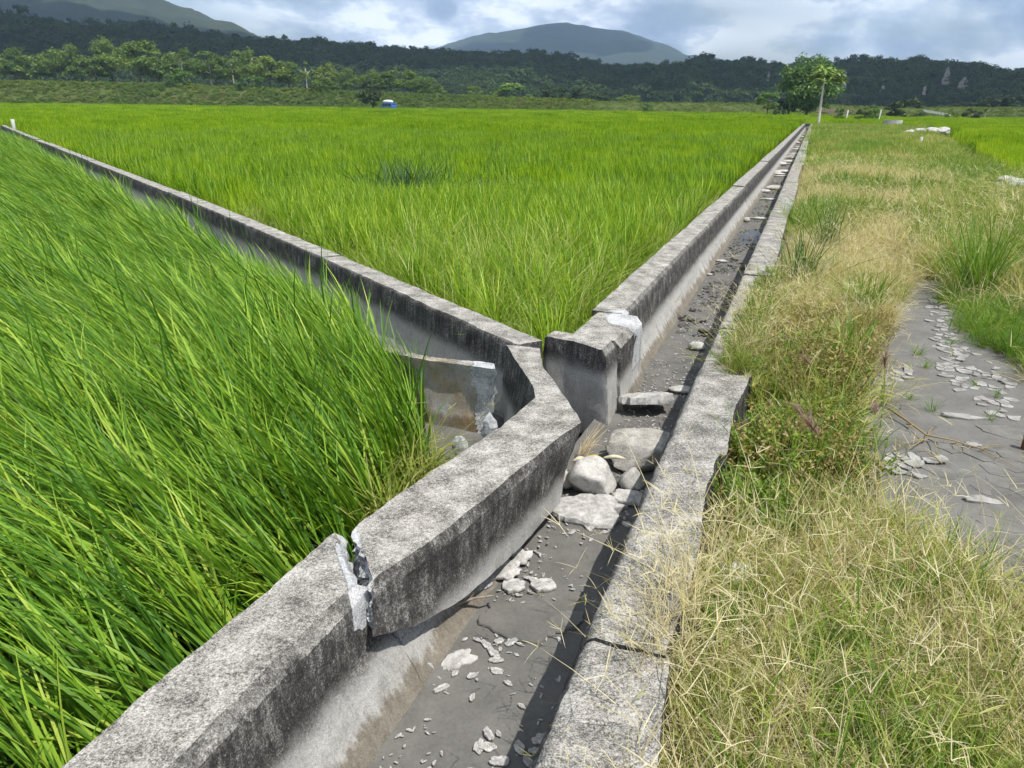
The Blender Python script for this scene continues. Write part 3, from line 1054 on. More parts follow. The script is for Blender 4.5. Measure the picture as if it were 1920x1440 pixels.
# far part of the left wall, starting with the end block at the junction
mainw = empty('channel_wall', W(4.9, -1.3, -.64), label='long straight concrete wall on the left of the main channel, receding to the papaya', cat='concrete wall')
edges = [4.78, 5.62, 9.3, 12.9, 16.5, 20.5, 24.5, 29, 34, 40, 47, 55, 65, 75, 86]
for k in range(len(edges) - 1):
    s0, s1 = edges[k] + 0.006, edges[k + 1] - 0.006
    jz = [0.0, 0.01, 0.0, -0.015, 0.01, 0.0, .02, 0, 0, 0, 0, 0, 0, 0][k]
    if k == 0:
        PB = [(0.0, 0.0), (0.30, 0.0), (0.345, -0.05), (0.355, -0.27), (0.365, -0.40), (0.40, -0.52), (0.40, -0.64), (-0.03, -0.64)]
        ra = [W(4.92, tl(5) + o_ + 0.045, z_) for o_, z_ in PB]
        rb = [W(s1, tl(5) + o_ + 0.045, z_) for o_, z_ in PB]

        def fresh_block(V):
            q = ST(V + .06 * vfbm(V * 11, 3, 17))
            f = np.clip((q[:, 0] - 5.28 - 0.8 * np.clip(-1.22 - q[:, 1], 0, 1)) / 0.05, 0, 1) * (q[:, 1] > -1.36) * (V[:, 2] > -0.10)
            g = np.clip((q[:, 0] - 5.42 - V[:, 2] * 0.4) / 0.04, 0, 1) * (q[:, 1] > -1.2) * (V[:, 2] > -.33)
            return np.maximum(f, g)
        concrete_obj('end_block', [loft([ra, rb], [10, 3, 9, 5, 5, 3, 12, 16], [26], 0.008, 9, 0.012, 0.03, fresh_block, 31, 0.006)], M['concrete'], mainw)
        # front of the block with a short wing on its left
        ws = []
        for t_, sf, th_, zt, rd in ((-1.615, 4.85, .12, -.01, .02), (-1.59, 4.835, .15, .006, 0), (-1.45, 4.80, .17, .006, 0), (-1.435, 4.795, .2, .006, 0), (-1.16, 4.67, .29, .003, 0), (-1.125, 4.66, .29, -.045, 0), (-1.115, 4.66, .29, -.10, 0)):
            ws.append([W(sf, t_, zt), W(sf + th_, t_, zt), W(sf + th_, t_ + (.03 if t_ > -1.2 else 0), -.62), W(sf - .035, t_ + (.045 if t_ > -1.2 else 0), -.62)])
        concrete_obj('block_front', [loft(ws, [8, 16, 8, 18], [2, 7, 2, 14, 3, 2], 0.008, 9, 0.01, 0.01, None, 33, 0.004)], M['block'], mainw)
        continue
    ra = [W(s0, tl(s0) + o_, z_ + (jz if z_ > -.3 else 0)) for o_, z_ in LP]
    rb = [W(s1, tl(s1) + o_, z_ + (jz if z_ > -.3 else 0)) for o_, z_ in LP]
    near_ = k < 4
    concrete_obj('wall_panel', [loft([ra, rb], [7, 2, 8, 5, 5, 1, 3, 6] if near_ else [3, 1, 4, 2, 2, 1, 1, 2], [90 if k == 1 else (45 if near_ else 14)], 0.008, 8, 0.01, 0.01, (lambda V: (V[:, 2] > -0.05) * (ST(V + .09 * vfbm(V * 11, 3, 18))[:, 0] < 5.70) * (ST(V + .06 * vfbm(V * 11, 3, 19))[:, 1] > -1.36) * 1.0) if k == 1 else None, 40 + k, 0.007 if near_ else 0)], M['concrete'], mainw)

# right wall
rightw = empty('channel_wall', W(2.0, -0.35, -.64), label='low concrete wall on the right of the main channel, edged by dry grass', cat='concrete wall')
RP = [(0.255, 0.0), (0.27, -0.62), (-0.14, -0.62), (-0.14, -0.52), (-0.07, -0.40), (-0.025, -0.06), (0.0, -0.012), (0.02, 0.0)]
redges = [(0.2, 1.86, 0.0, 0.01), (1.872, 3.36, 0.0, 0.0), (3.372, 4.55, -.01, 0.025), (4.562, 5.6, -.02, 0.05), (5.612, 7.6, -.015, 0.03), (7.612, 9.6, 0.0, 0.02), (9.61, 13, 0.0, .0), (13.01, 18, -.01, .03), (18.01, 24, .0, .0), (24.01, 32, -.02, .04), (32.01, 42, .0, .0), (42.01, 54, -.02, .02), (54.01, 68, 0, 0), (68.01, 86, 0, 0)]
for k, (s0, s1, jz, jw) in enumerate(redges):
    secs = []
    ns = 5 if k < 6 else 2
    for s_ in np.linspace(s0, s1, ns):
        ow = jw + (0.015 * rng.normal() if k < 6 else 0)
        secs.append([W(s_, tr(s_) + o_ + (ow if o_ > .2 else 0), z_ + (jz if z_ > -.1 else 0)) for o_, z_ in RP])
    near_ = k < 5
    concrete_obj('wall_panel', [loft(secs, [9, 3, 2, 3, 6, 3, 2, 9] if near_ else [3, 1, 1, 2, 3, 1, 1, 3], [int(np.ceil((s1 - s0) / 4 / 0.03))] * 4 if near_ else [12] * (ns - 1), 0.009, 9, 0.012, 0.012, None, 60 + k, 0.006 if near_ else 0)], M['concrete_right'], rightw)


# end of the channel: small cross wall
e0, e1 = W(86.2, -2.2, 0), W(86.2, -1.0, 0)
concrete_obj('cross_wall', [loft([[e0, e0 + W(.3, 0) , e0 + W(.3, 0, -.6), e0 + (0, 0, -.6)], [e1, e1 + W(.3, 0), e1 + W(.3, 0, -.6), e1 + (0, 0, -.6)]], [2, 3, 2, 3], [8], .005, 8)], M['concrete'], label='short concrete cross wall closing the far end of the main channel', cat='concrete wall')

# ------------------------------------------------------------------ stones and broken concrete in the channel


def stone_mesh(name, size, seed, mat_, sub=3, amp=0.22, flat=0.0, angular=0.0):
    V, T = ICO[sub]
    V = V.copy()
    if angular:
        r_ = np.random.default_rng(seed)
        for _ in range(13):
            n_ = r_.normal(size=3)
            n_ /= np.linalg.norm(n_)
            dd = V @ n_
            lim = r_.uniform(0.55, 0.85)
            V = V - np.clip(dd - lim, 0, None)[:, None] * n_ * angular
    V = V * (1 + amp * fbm(V * 1.3 + seed * 3.7, 4, seed))[:, None]
    V = V * (1 + amp * .18 * fbm(V * 6 + seed, 3, seed + 5))[:, None]
    V = V * np.asarray(size) / 2
    lo_ = -size[2] / 2 * (1 - flat)
    V[:, 2] = np.maximum(V[:, 2], lo_ * 0.7)
    V[:, 2] -= V[:, 2].min()
    return mk_mesh(name, V, T=T, mats=[mat_], sharp=32)


def slab_mesh(name, w_, d_, h_, seed, mat_, n=22, jag=0.28, bumpz=0.25):
    """flat ragged flake: uneven outline, thin edge, rough top"""
    r_ = np.random.default_rng(seed)
    n = n + 8
    ang = np.linspace(0, 2 * math.pi, n, endpoint=False)
    ring0 = np.stack([np.cos(ang), np.sin(ang), np.zeros(n)], 1)
    rad = 1 + jag * 1.6 * fbm(ring0 * 1.3 + seed * 1.7, 2, seed) + jag * 1.1 * fbm(ring0 * 4.5 + seed, 3, seed + 1, .8) + .04 * r_.normal(size=n)
    ring = ring0[:, :2] * rad[:, None] * (w_ / 2, d_ / 2)
    fr_ = [(0.96, 0), (1.0, .45), (.97, 1), (.82, 1), (.64, 1), (.45, 1), (.25, 1)]
    V, Q, T = [], [], []
    for f, k in fr_:
        p_ = np.column_stack([ring * f, np.zeros(n)])
        q_ = p_ / max(w_, d_) * 3.2 + seed * 2.1
        z = h_ * k * (1 + bumpz * 3 * fbm(q_, 3, seed + 3) + bumpz * (1 - f)) if k else np.zeros(n)
        V.append(p_ + np.column_stack([np.zeros((n, 2)), z]))
    V = np.concatenate(V + [np.array([[0, 0, h_ * (1 + bumpz)], [0, 0, 0]])])
    for l in range(len(fr_) - 1):
        for j in range(n):
            Q.append((l * n + j, l * n + (j + 1) % n, (l + 1) * n + (j + 1) % n, (l + 1) * n + j))
    for j in range(n):
        T.append(((len(fr_) - 1) * n + j, (len(fr_) - 1) * n + (j + 1) % n, len(V) - 2))
        T.append(((j + 1) % n, j, len(V) - 1))
    return mk_mesh(name, V, Q, T, mats=[mat_], sharp=30)


FZ = -0.50


def put(name, me, x, y, label, cat, rz=0.0, dz=0.0, rx=0.0, ry=0.0, z=FZ, group=None):
    o = obj(name, me, None, P(x, y, z) + (0, 0, dz), label=label, cat=cat, group=group)
    o.rotation_euler = (rx, ry, rz)
    return o


put('boulder', stone_mesh('boulder', (.62, .36, .30), 4, M['rock'], 4, 0.14, angular=.95), 1202, 872, 'large flat-topped tan boulder spanning the channel at the junction', 'boulder', rz=-.12, dz=-.02)
put('boulder', stone_mesh('boulder', (.29, .27, .26), 9, M['rock_pale'], 4, 0.14, angular=.8), 1108, 922, 'round pale boulder in front of the large flat-topped one', 'boulder', rz=.5, dz=-.02)
put('stone', stone_mesh('stone', (.19, .16, .16), 15, M['rock_pale'], 3, 0.18, angular=.9), 1184, 912, 'angular pale stone next to the round boulder', 'stone', rz=1.1, dz=-.01)
put('stone', stone_mesh('stone', (.12, .12, .12), 19, M['rock_pale'], 3, 0.2), 1058, 912, 'small pale stone tucked under the tip of the broken corner', 'stone')
put('stone', stone_mesh('stone', (.19, .12, .06), 22, M['rock_pale'], 3, 0.2), 1276, 736, 'flat oblong stone against the shaded side of the channel', 'stone', rz=-.1)
put('stone', stone_mesh('stone', (.15, .10, .09), 24, M['rock_pale'], 3, 0.15), 1306, 656, 'pale egg-shaped stone alone on the silt', 'stone', rz=-.2)
put('stone', stone_mesh('stone', (.13, .08, .07), 25, M['rock'], 3, 0.2), 1368, 572, 'small stone in the shadow below the grassy wall', 'stone')
put('concrete_slab', slab_mesh('concrete_slab', .42, .30, .022, 31, M['chip'], 40, .30, .5), 1102, 962, 'largest ragged sheet of pale crust below the round boulder', 'concrete slab', rz=.2)
put('concrete_slab', slab_mesh('concrete_slab', .40, .26, .055, 33, M['chip'], 26, .30), 1206, 772, 'pale slab propped at a slant in the channel with a black shaded edge', 'concrete slab', rz=.30, rx=-.28, ry=.06, dz=.065)
put('concrete_slab', slab_mesh('concrete_slab', .21, .15, .018, 34, M['chip'], 24, .3), 1186, 938, 'thin pale slab lying at the foot of the angular stone', 'concrete slab', rz=.2, ry=.1, dz=.005)
put('concrete_slab', slab_mesh('concrete_slab', .16, .10, .010, 36, M['chip'], 20, .3), 860, 1240, 'lone white flake near the wall toe in the open silt', 'concrete slab', rz=.75)
put('concrete_slab', slab_mesh('concrete_slab', .105, .09, .012, 37, M['chip'], 20, .22), 1020, 1100, 'rounded white flake lying by itself in mid channel', 'concrete slab', rz=.2)
put('concrete_slab', slab_mesh('concrete_slab', .11, .095, .013, 38, M['chip'], 20, .3), 962, 1100, 'white flake beside the rounded one, nearer the broken wall', 'concrete slab', rz=.4)
put('concrete_slab', slab_mesh('concrete_slab', .17, .12, .016, 39, M['chip'], 22, .35), 948, 1078, 'ragged pale flake leaning at the torn wall edge', 'concrete slab', rz=.5, rx=.2, dz=.02)
put('concrete_slab', slab_mesh('concrete_slab', .13, .10, .015, 40, M['chip'], 22, .35), 975, 1052, 'upper pale flake in the heap along the torn wall edge', 'concrete slab', rz=1.2, rx=.1, dz=.015)
put('silt_crust', slab_mesh('silt_crust', .36, .22, .012, 41, M['silt'], 26, .3, .1), 985, 1165, 'broad thin crust of grey silt in the channel', 'silt crust', rz=-.35)
put('silt_crust', slab_mesh('silt_crust', .14, .10, .014, 42, M['mud_plate'], 20, .3), 1068, 1166, 'curled silt crust at the edge of the wall shadow', 'silt crust', rz=.4)
put('mud_clod', stone_mesh('mud_clod', (.19, .10, .07), 51, M['silt'], 3, .5), 1306, 603, 'dark lumpy mud clod in the middle distance of the channel', 'mud clod', rz=-.2)
put('mud_clod', stone_mesh('mud_clod', (.11, .07, .07), 52, M['silt'], 3, .5), 1277, 597, 'smaller dark mud clod near the left wall', 'mud clod', rz=.5)

# flat stones farther up the channel
up_st = [(1350, 491, .25, .10, .04, 'pale flat stone among rubble above the mud clods'), (1329, 517, .10, .07, .04, 'small white stone left of the rubble strip'), (1400, 416, .12, .10, .10, 'round white pebble at the edge of the puddle'),
         (1421, 411, .42, .10, .05, 'long white slat-like stone in the puddle'), (1432, 361, .36, .16, .10, 'left of two thick pale blocks across the channel'), (1452, 356, .50, .18, .14, 'right of two thick pale blocks across the channel'),
         (1440, 375, .45, .10, .05, 'thin pale bar lying in front of the thick blocks'), (1468, 324, .55, .25, .12, 'white block farther up the channel'), (1456, 325, .3, .2, .10, 'small white block beside the far white block'), (1459, 331, 0.6, .12, .05, 'low pale bar crossing the channel far up')]
for k, (x, y, a_, b_, c_, lb) in enumerate(up_st):
    put('stone', stone_mesh('stone', (a_, b_, c_), 70 + k, M['rock_pale'], 3, .15), x, y, lb, 'stone', rz=rng.normal(0, .15))
for k, s_ in enumerate([26.5, 27.6, 30.8, 31.5, 33, 35.5, 37.2, 38, 43, 44.2, 50, 53, 61, 66]):
    o = obj('stone', stone_mesh('stone', (.3 + .4 * rng.random(), .25 + .5 * rng.random(), .06 + .12 * rng.random()), 90 + k, M['rock'] if k % 2 else M['rock_pale'], 2, .15), None, W(s_, (tl(s_) + tr(s_)) / 2 + .15 + rng.uniform(-.2, .2), FZ),
            label='flat stone lying across the distant narrow end of the channel', cat='stone', group='stones across the far channel')
    o.rotation_euler = (0, 0, -AZ + rng.normal(0, .7))

# medium chips as single things, the rest as stuff
r2 = np.random.default_rng(77)
chipm = [slab_mesh('concrete_chip', .05, .032, .005, 200 + k, M['chip'], 11, .35) for k in range(7)]
clus = [(1085, 1000, 60, 26, 14), (985, 1090, 60, 40, 12), (880, 1270, 60, 50, 10), (960, 1210, 60, 30, 8), (1000, 1390, 90, 50, 14), (1180, 750, 40, 25, 10), (1190, 960, 40, 25, 7)]
kk = 0
for x, y, sx, sy, n in clus:
    for _ in range(n):
        x_, y_ = x + r2.normal() * sx * .6, y + r2.normal() * sy * .6
        p = P(x_, y_, FZ)
        q = ST(p)
        if q[1] < tl(q[0]) + .44 or q[1] > tr(q[0]) - .13:
            continue
        o = obj('concrete_chip', chipm[kk % 7], None, p + (0, 0, .004), label='small pale concrete chip strewn on the silt of the main channel', cat='concrete chip', group='concrete chips on the channel floor')
        o.rotation_euler = (r2.normal() * .2, r2.normal() * .2, r2.random() * 6.3)
        sc_ = r2.uniform(.45, 1.3)
        o.scale = (sc_, sc_ * r2.uniform(.6, 1.1), sc_)
        kk += 1
tiny = [slab_mesh('flake', .020, .009, .002, 300 + k, M['chip'], 1, .4) for k in range(6)]
n = 2600
s_ = np.concatenate([r2.uniform(1.2, 3.2, 700), r2.uniform(3, 9, 1500), r2.uniform(9, 16, 400)])
t_ = tl(s_) + .43 + (tr(s_) - .06 - tl(s_) - .43) * r2.random(n)
pp = np.stack([s_ * SA + t_ * CA, s_ * CA - t_ * SA, np.full(n, FZ + .004)], 1)
cl = fbm(pp * 2.2, 3, 91) + np.where((s_ > 4.8) & (s_ < 8.5), .35, 0)
k_ = cl > -0.05 + 0.25 * r2.normal(size=n)
pp = pp[k_]
n = len(pp)
scatter('chippings', pp, np.stack([r2.normal(0, .3, n), r2.normal(0, .3, n), r2.random(n) * 6.3], 1), r2.uniform(.4, 1.5, n), r2.integers(0, 6, n), tiny, 'tiny white chips and shell bits scattered on the channel silt', 'chippings')

# puddle
V, Q = grid(np.linspace(-1, 1, 14), np.linspace(-1, 1, 14), lambda v: np.zeros(len(v)))
V = V / np.maximum(1, np.hypot(V[:, 0], V[:, 1]))[:, None]
V = V * (1 + .35 * fbm(V * 1.8, 3, 7))[:, None]
V[:, 0] *= .17
V[:, 1] *= .8
c_, s__ = math.cos(-AZ), math.sin(-AZ)
V = np.stack([V[:, 0] * c_ - V[:, 1] * s__, V[:, 0] * s__ + V[:, 1] * c_, V[:, 2]], 1)
mw, nt, b = new_mat('still_water')
b.inputs['Base Color'].default_value = (.045, .045, .042, 1)
b.inputs['Roughness'].default_value = .3
obj('puddle', mk_mesh('puddle', V, Q, mats=[mw]), None, W(13.2, tr(13.2) - .30, FZ + .010), label='small puddle of still water in the distant channel', cat='puddle', kind='structure')

# stick, straw and peel
mb = MB()
a0, a1 = P(838, 1142, -.42), P(922, 1118, -.44)
u = np.linspace(0, 1, 9)[:, None]
pt = a0 + (a1 - a0) * u + np.stack([.012 * np.sin(u[:, 0] * 7), .01 * np.cos(u[:, 0] * 5), .02 * np.sin(u[:, 0] * 3.1)], 1)
mb.add(*tube(pt, np.linspace(.009, .004, 9), 7))
mb.add(*tube([pt[4], pt[4] + (.04, .05, .03)], [.005, .002], 6))
obj('driftwood_stick', mb.mesh('driftwood_stick', [M['wood']], base=a0), None, a0, label='bent dry stick resting on the torn toe of the wall', cat='stick')
n = 34
b0 = np.repeat(P(1090, 850, -.42)[None], n, 0) + rng.normal(0, .018, (n, 3))
V, Q, tn = blades(n, b0, rng.normal(R(45), .35, n), rng.normal(R(66), .16, n), rng.normal(.2, .3, n), rng.uniform(.12, .30, n), np.full(n, .0028), 4)
obj('straw_bundle', mk_mesh('straw_bundle', local(V, b0[0]), Q, mats=[M['straw']], attrs={'tint': tn}), None, b0[0], label='wad of dry straw caught against the end block above the boulders', cat='straw')
pe = empty('fruit_peel', P(1110, 868, -.36), label='yellow and cream curled peel lying behind the round boulder', cat='peel')
for (x0, x1, y0, y1, mt, nm) in ((1074, 1098, 864, 860, 'cream', 'peel_strip'), (1096, 1130, 858, 860, 'yellow', 'peel_strip'), (1132, 1172, 858, 860, 'cream', 'peel_strip')):
    a0, a1 = P(x0, y0, -.33), P(x1, y1, -.33)
    u = np.linspace(0, 1, 8)
    w_ = .017 * (0.5 + np.sin(u * math.pi))
    c = a0 + (a1 - a0) * u[:, None] + np.stack([0 * u, 0 * u, .018 * np.sin(u * math.pi)], 1)
    V = np.concatenate([c - np.stack([0 * u, w_, .4 * w_], 1), c + (0, 0, .004), c + np.stack([0 * u, w_, -.4 * w_], 1), c + (0, 0, -.004)])
    q = np.arange(7)
    Q = np.concatenate([np.stack([q + a_ * 8, q + 1 + a_ * 8, q + 1 + ((a_ + 1) % 4) * 8, q + ((a_ + 1) % 4) * 8], 1) for a_ in range(4)])
    obj(nm, mk_mesh(nm, local(V, np.array(pe.location)), Q, mats=[M[mt]]), pe)
HAZE = 0.0002
# ------------------------------------------------------------------ rice and grass
TWO = 2 * math.pi


def rice_clump(seed, n=34, Lm=0.70, lean=0.25, w=0.013, segs=6, spread=0.9, mat_='rice'):
    global rng
    rng = np.random.default_rng(seed)
    base = np.column_stack([rng.normal(0, .03, (n, 2)), np.full(n, -0.02)])
    phi = rng.normal(0, spread, n)
    th0 = np.abs(rng.normal(lean * .6, .14, n))
    k = rng.uniform(.1, .75, n) + lean * .5
    old = rng.random(n) < .12
    k = np.where(old, k + .9, k)
    L = rng.normal(Lm, .10, n) * np.where(old, .75, 1)
    tint = np.clip(rng.beta(1.25, 1.3, n) * .96 + old * .12, 0, 1)
    V, Q, t_ = blades(n, base, phi, th0, k, L, rng.uniform(.75, 1.15, n) * w, segs, tint, 1.6)
    return mk_mesh('rice', V, Q, mats=[M[mat_]], attrs={'tint': t_})


def patch(seed, size, n, L0, L1, w, segs=3, lean=0.15, spread=0.8, mat_='rice_far', kk=(.05, .6), tl_=0.0):
    global rng
    rng = np.random.default_rng(seed)
    base = np.column_stack([rng.uniform(-size / 2, size / 2, (n, 2)), np.full(n, -0.02)])
    phi = rng.normal(0, spread, n)
    th0 = np.abs(rng.normal(lean, .12, n))
    k = rng.uniform(kk[0], kk[1], n)
    hv = fbm(base * 2.3 / max(size, .6) + seed * 3.3, 2, seed)
    L = rng.uniform(L0, L1, n) * (1 + .06 * hv)
    tint = np.clip(rng.normal(.5, .33, n) + .3 * hv + tl_, 0, 1)
    V, Q, t_ = blades(n, base, phi, th0, k, L, np.full(n, w) * rng.uniform(.7, 1.2, n), segs, tint, 1.4)
    return mk_mesh('rice', V, Q, mats=[M[mat_]], attrs={'tint': t_})


def tuft(seed, n, L0, L1, w, k0, k1, mat_, r=.02, th=.35, segs=5, stars=0, tb=0.0):
    global rng
    rng = np.random.default_rng(seed)
    base = np.column_stack([rng.normal(0, r, (n, 2)), np.full(n, -0.015)])
    phi = rng.uniform(0, TWO, n)
    th0 = np.abs(rng.normal(th, .3, n)).clip(0, 1.3)
    k = rng.uniform(k0, k1, n)
    V, Q, t_ = blades(n, base, phi, th0, k, rng.uniform(L0, L1, n), w * rng.uniform(.7, 1.3, n), segs, np.clip(rng.random(n) + tb, 0, 1), 1.2)
    mb = MB().add(V, Q, None, 0, t_)
    for _ in range(stars):
        b0 = np.array([[rng.normal(0, r), rng.normal(0, r), -.01]])
        ph, t0, kk_, L_ = rng.uniform(0, TWO), rng.uniform(.2, .9), rng.uniform(.1, .8), rng.uniform(L1 * .8, L1 * 1.5)
        V, Q, t_ = blades(1, b0, np.array([ph]), np.array([t0]), np.array([kk_]), np.array([L_]), np.array([.0024]), 6, np.array([.6]), 1.2)
        mb.add(V, Q, None, 0, t_)
        tip = V[-2:].mean(0)[None]
        m_ = rng.integers(3, 7)
        V, Q, t_ = blades(m_, np.repeat(tip, m_, 0), rng.uniform(0, TWO, m_), rng.uniform(.5, 1.7, m_), rng.uniform(0, .5, m_), rng.uniform(.045, .085, m_), np.full(m_, .0021), 3, rng.uniform(.5, 1, m_), 1.2, basew=1)
        mb.add(V, Q, None, 0, t_)
    return mb.mesh('tuft', [M[mat_]])


def herb(seed, n_stem, leaf, H, mat_, spread=.07, per=16):
    global rng
    rng = np.random.default_rng(seed)
    mb = MB()
    for _ in range(n_stem):
        ph, ln = rng.uniform(0, TWO), rng.uniform(.1, .75)
        h = H * rng.uniform(.6, 1.1)
        b0 = np.array([rng.normal(0, spread * .5), rng.normal(0, spread * .5), -.01])
        tip = b0 + np.array([math.cos(ph) * math.sin(ln), math.sin(ph) * math.sin(ln), math.cos(ln)]) * h
        V, Q, _t = tube([b0, (b0 + tip) / 2 + rng.normal(0, .01, 3), tip], [.0022, .0016, .001], 4, False)
        mb.add(V, Q, None, 0, np.full(len(V), .3))
        u = rng.uniform(.2, 1, per)
        c = b0 + (tip - b0) * u[:, None] + rng.normal(0, .008, (per, 3))
        V, Q, t_ = blades(per, c, rng.uniform(0, TWO, per), rng.uniform(.5, 1.6, per), rng.uniform(0, .6, per), leaf * rng.uniform(.6, 1.3, per), leaf * .5 * rng.uniform(.7, 1.2, per), 3, np.clip(rng.random(per), 0, 1), 1.2, basew=.25)
        mb.add(V, Q, None, 0, t_)
    return mb.mesh('herb', [M[mat_]])


def edge_dist(pts, poly):
    poly = np.asarray(poly, float)[:, :2]
    d = np.full(len(pts), 1e9)
    for i in range(len(poly)):
        a_, b_ = poly[i - 1], poly[i]
        ab = b_ - a_
        t_ = np.clip(((pts[:, :2] - a_) @ ab) / (ab @ ab + 1e-12), 0, 1)
        d = np.minimum(d, np.linalg.norm(pts[:, :2] - (a_ + t_[:, None] * ab), axis=1))
    return d


REED = P(760, 405, -.5)


def fill(poly, r0, r1, sp, margin=0.0, z=-0.47, jit=.45, seed=1, vis=True, top=.7):
    r_ = np.random.default_rng(seed)
    poly = np.asarray(poly, float)
    lo_, hi_ = poly[:, :2].min(0), poly[:, :2].max(0)
    lo_, hi_ = np.maximum(lo_, -r1), np.minimum(hi_, r1)
    g = np.stack(np.meshgrid(np.arange(lo_[0], hi_[0], sp), np.arange(max(lo_[1], .2), hi_[1], sp)), -1).reshape(-1, 2)
    g = g + r_.uniform(-jit, jit, g.shape) * sp
    r = np.hypot(g[:, 0], g[:, 1])
    r = r * (1 + .22 * fbm(np.column_stack([g * .16, np.zeros(len(g))]), 2, 333) + .10 * r_.normal(size=len(g)))
    g = g[(r >= r0) & (r < r1)]
    p = np.column_stack([g, np.full(len(g), z)])
    if vis:
        q0, q1 = proj(p), proj(p + (0, 0, top))
        mg = 280 + 900 * sp / np.maximum(q0[:, 2], .3)
        ok = (q0[:, 2] > .2) & (np.maximum(q0[:, 0], q1[:, 0]) > -mg) & (np.minimum(q0[:, 0], q1[:, 0]) < 1920 + mg) & (q1[:, 1] < 1440 + mg)
        p = p[ok]
    p = p[pip(p, poly) & (np.hypot(p[:, 0] - REED[0], p[:, 1] - REED[1]) > .55)]
    if margin > 0:
        p = p[edge_dist(p, poly) > margin]
    return p


def inframe(p, top=.7, mg=40):
    q0, q1 = proj(p), proj(p + (-.4, 0, top))
    return (np.maximum(q0[:, 0], q1[:, 0]) > -mg) & (np.minimum(q0[:, 0], q1[:, 0]) < 1920 + mg) & (np.minimum(q0[:, 1], q1[:, 1]) < 1440 + mg)


rr_ = np.random.default_rng(4242)


def spin(n, ang=None, sd=None, tilt=0.06):
    z = rr_.uniform(0, TWO, n) if ang is None else rr_.normal(ang, sd, n)
    return np.stack([rr_.normal(0, tilt, n), rr_.normal(0, tilt, n), z], 1)


# --- near left field: tall wind-combed rice
NEARF = [W(-1, -1.56), W(2.0, -1.58), P(640, 1030, -.2), P(700, 985, -.3), P(790, 925, -.4), P(822, 880, -.5), P(800, 800, -.5), np.array([-.45, 4.62, 0]), np.array([-.66, 4.88, 0]), np.array([-1.05, 5.62, 0]), np.array([-2.45, 7.72, 0]), np.array([-6.25, 13.2, 0]), np.array([-11.35, 20.4, 0]), np.array([-20.6, 33.4, 0]), np.array([-31, 46.8, 0]), np.array([-70, 46, 0]), np.array([-40, 0, 0]), np.array([-3, -1, 0])]
NEARF = np.array([n_[:2] for n_ in NEARF])
p = fill(NEARF, 0, 12, .145, 0.03, seed=2)
q = fill(NEARF, 12, 48, .21, 0.05, seed=3)
p = np.concatenate([p, q])
wv = fbm(p * np.array([.35, .35, 0]), 3, 50)
# stems stand upright next to the junction and lean more towards the open field
far_left = np.clip((np.hypot(p[:, 0] - 0.0, p[:, 1] - 4.2) - .5) / 3.0, 0, 1)
bdist = edge_dist(p, NEARF[6:16])
far_left = far_left * np.clip(.45 + bdist * .6, .45, 1)
leanamt = (0.10 + 0.72 * far_left) * (1 + .30 * wv)
wind = R(176) + .35 * wv + rr_.normal(0, .22, len(p))
axx, axy = -np.sin(wind), np.cos(wind)
rot = np.zeros((len(p), 3))
for i in range(len(p)):
    e = (Matrix.Rotation(leanamt[i] * rr_.uniform(.75, 1.2), 3, Vector((axx[i], axy[i], 0))) @ Matrix.Rotation(wind[i] + rr_.normal(0, .35), 3, 'Z')).to_euler()
    rot[i] = e[:]
ed = edge_dist(p, NEARF[:12])
wallside = np.clip((p[:, 1] - 4.6) / .6, 0, 1)
scl = rr_.normal(1, .07, len(p)) * np.maximum(np.clip(.74 + ed * .35, .74, 1.0), .97 * wallside)
inf = inframe(p)
rt_ = [rice_clump(600 + k, 35, .84, .25, .0140, 5, .7) for k in range(8)]
ix_ = rr_.integers(0, 8, len(p))
realize('rice_plants', p[inf], rot[inf], scl[inf], ix_[inf], rt_, 'dense long-leaved green rice combed over by wind in the near left field', 'rice')
scatter('rice_plants', p[~inf], rot[~inf], scl[~inf], ix_[~inf], rt_, 'combed green rice continuing past the left frame edge', 'rice')

# --- middle field
MIDF = [W(4.85, -1.66), W(5.5, -1.56), W(11, -1.62), W(30, -1.80), W(86, -2.25), (40, 120, 0), (75, 178, 0), (20, 195, 0), (-40, 203, 0), (-125, 205, 0), (-190, 190, 0), (-60, 80, 0), (-29.4, 46.9, 0), (-20.05, 33.8, 0), (-10.75, 20.86, 0), (-5.62, 13.72, 0), (-1.64, 8.02, 0), (.30, 5.06, 0)]
MIDF = np.array([np.asarray(n_, float)[:2] for n_ in MIDF])


def wmed(p, sd=.55):
    wv_ = fbm(p * np.array([.12, .12, 0]), 3, 51)
    return R(165) + 1.0 * wv_ + rr_.normal(0, sd, len(p))


def scatter_field(name, p, templates, label, smin=.92, smax=1.08, tilt=.05, sd=.55, hs=None, fn=scatter):
    n = len(p)
    r_ = np.stack([rr_.normal(0, tilt, n), rr_.normal(0, tilt, n), wmed(p, sd)], 1)
    s_ = rr_.uniform(smin, smax, n)
    if hs is not None:
        s_ = s_ * hs
    fn(name, p, r_, s_, rr_.integers(0, len(templates), n), templates, label, 'rice')


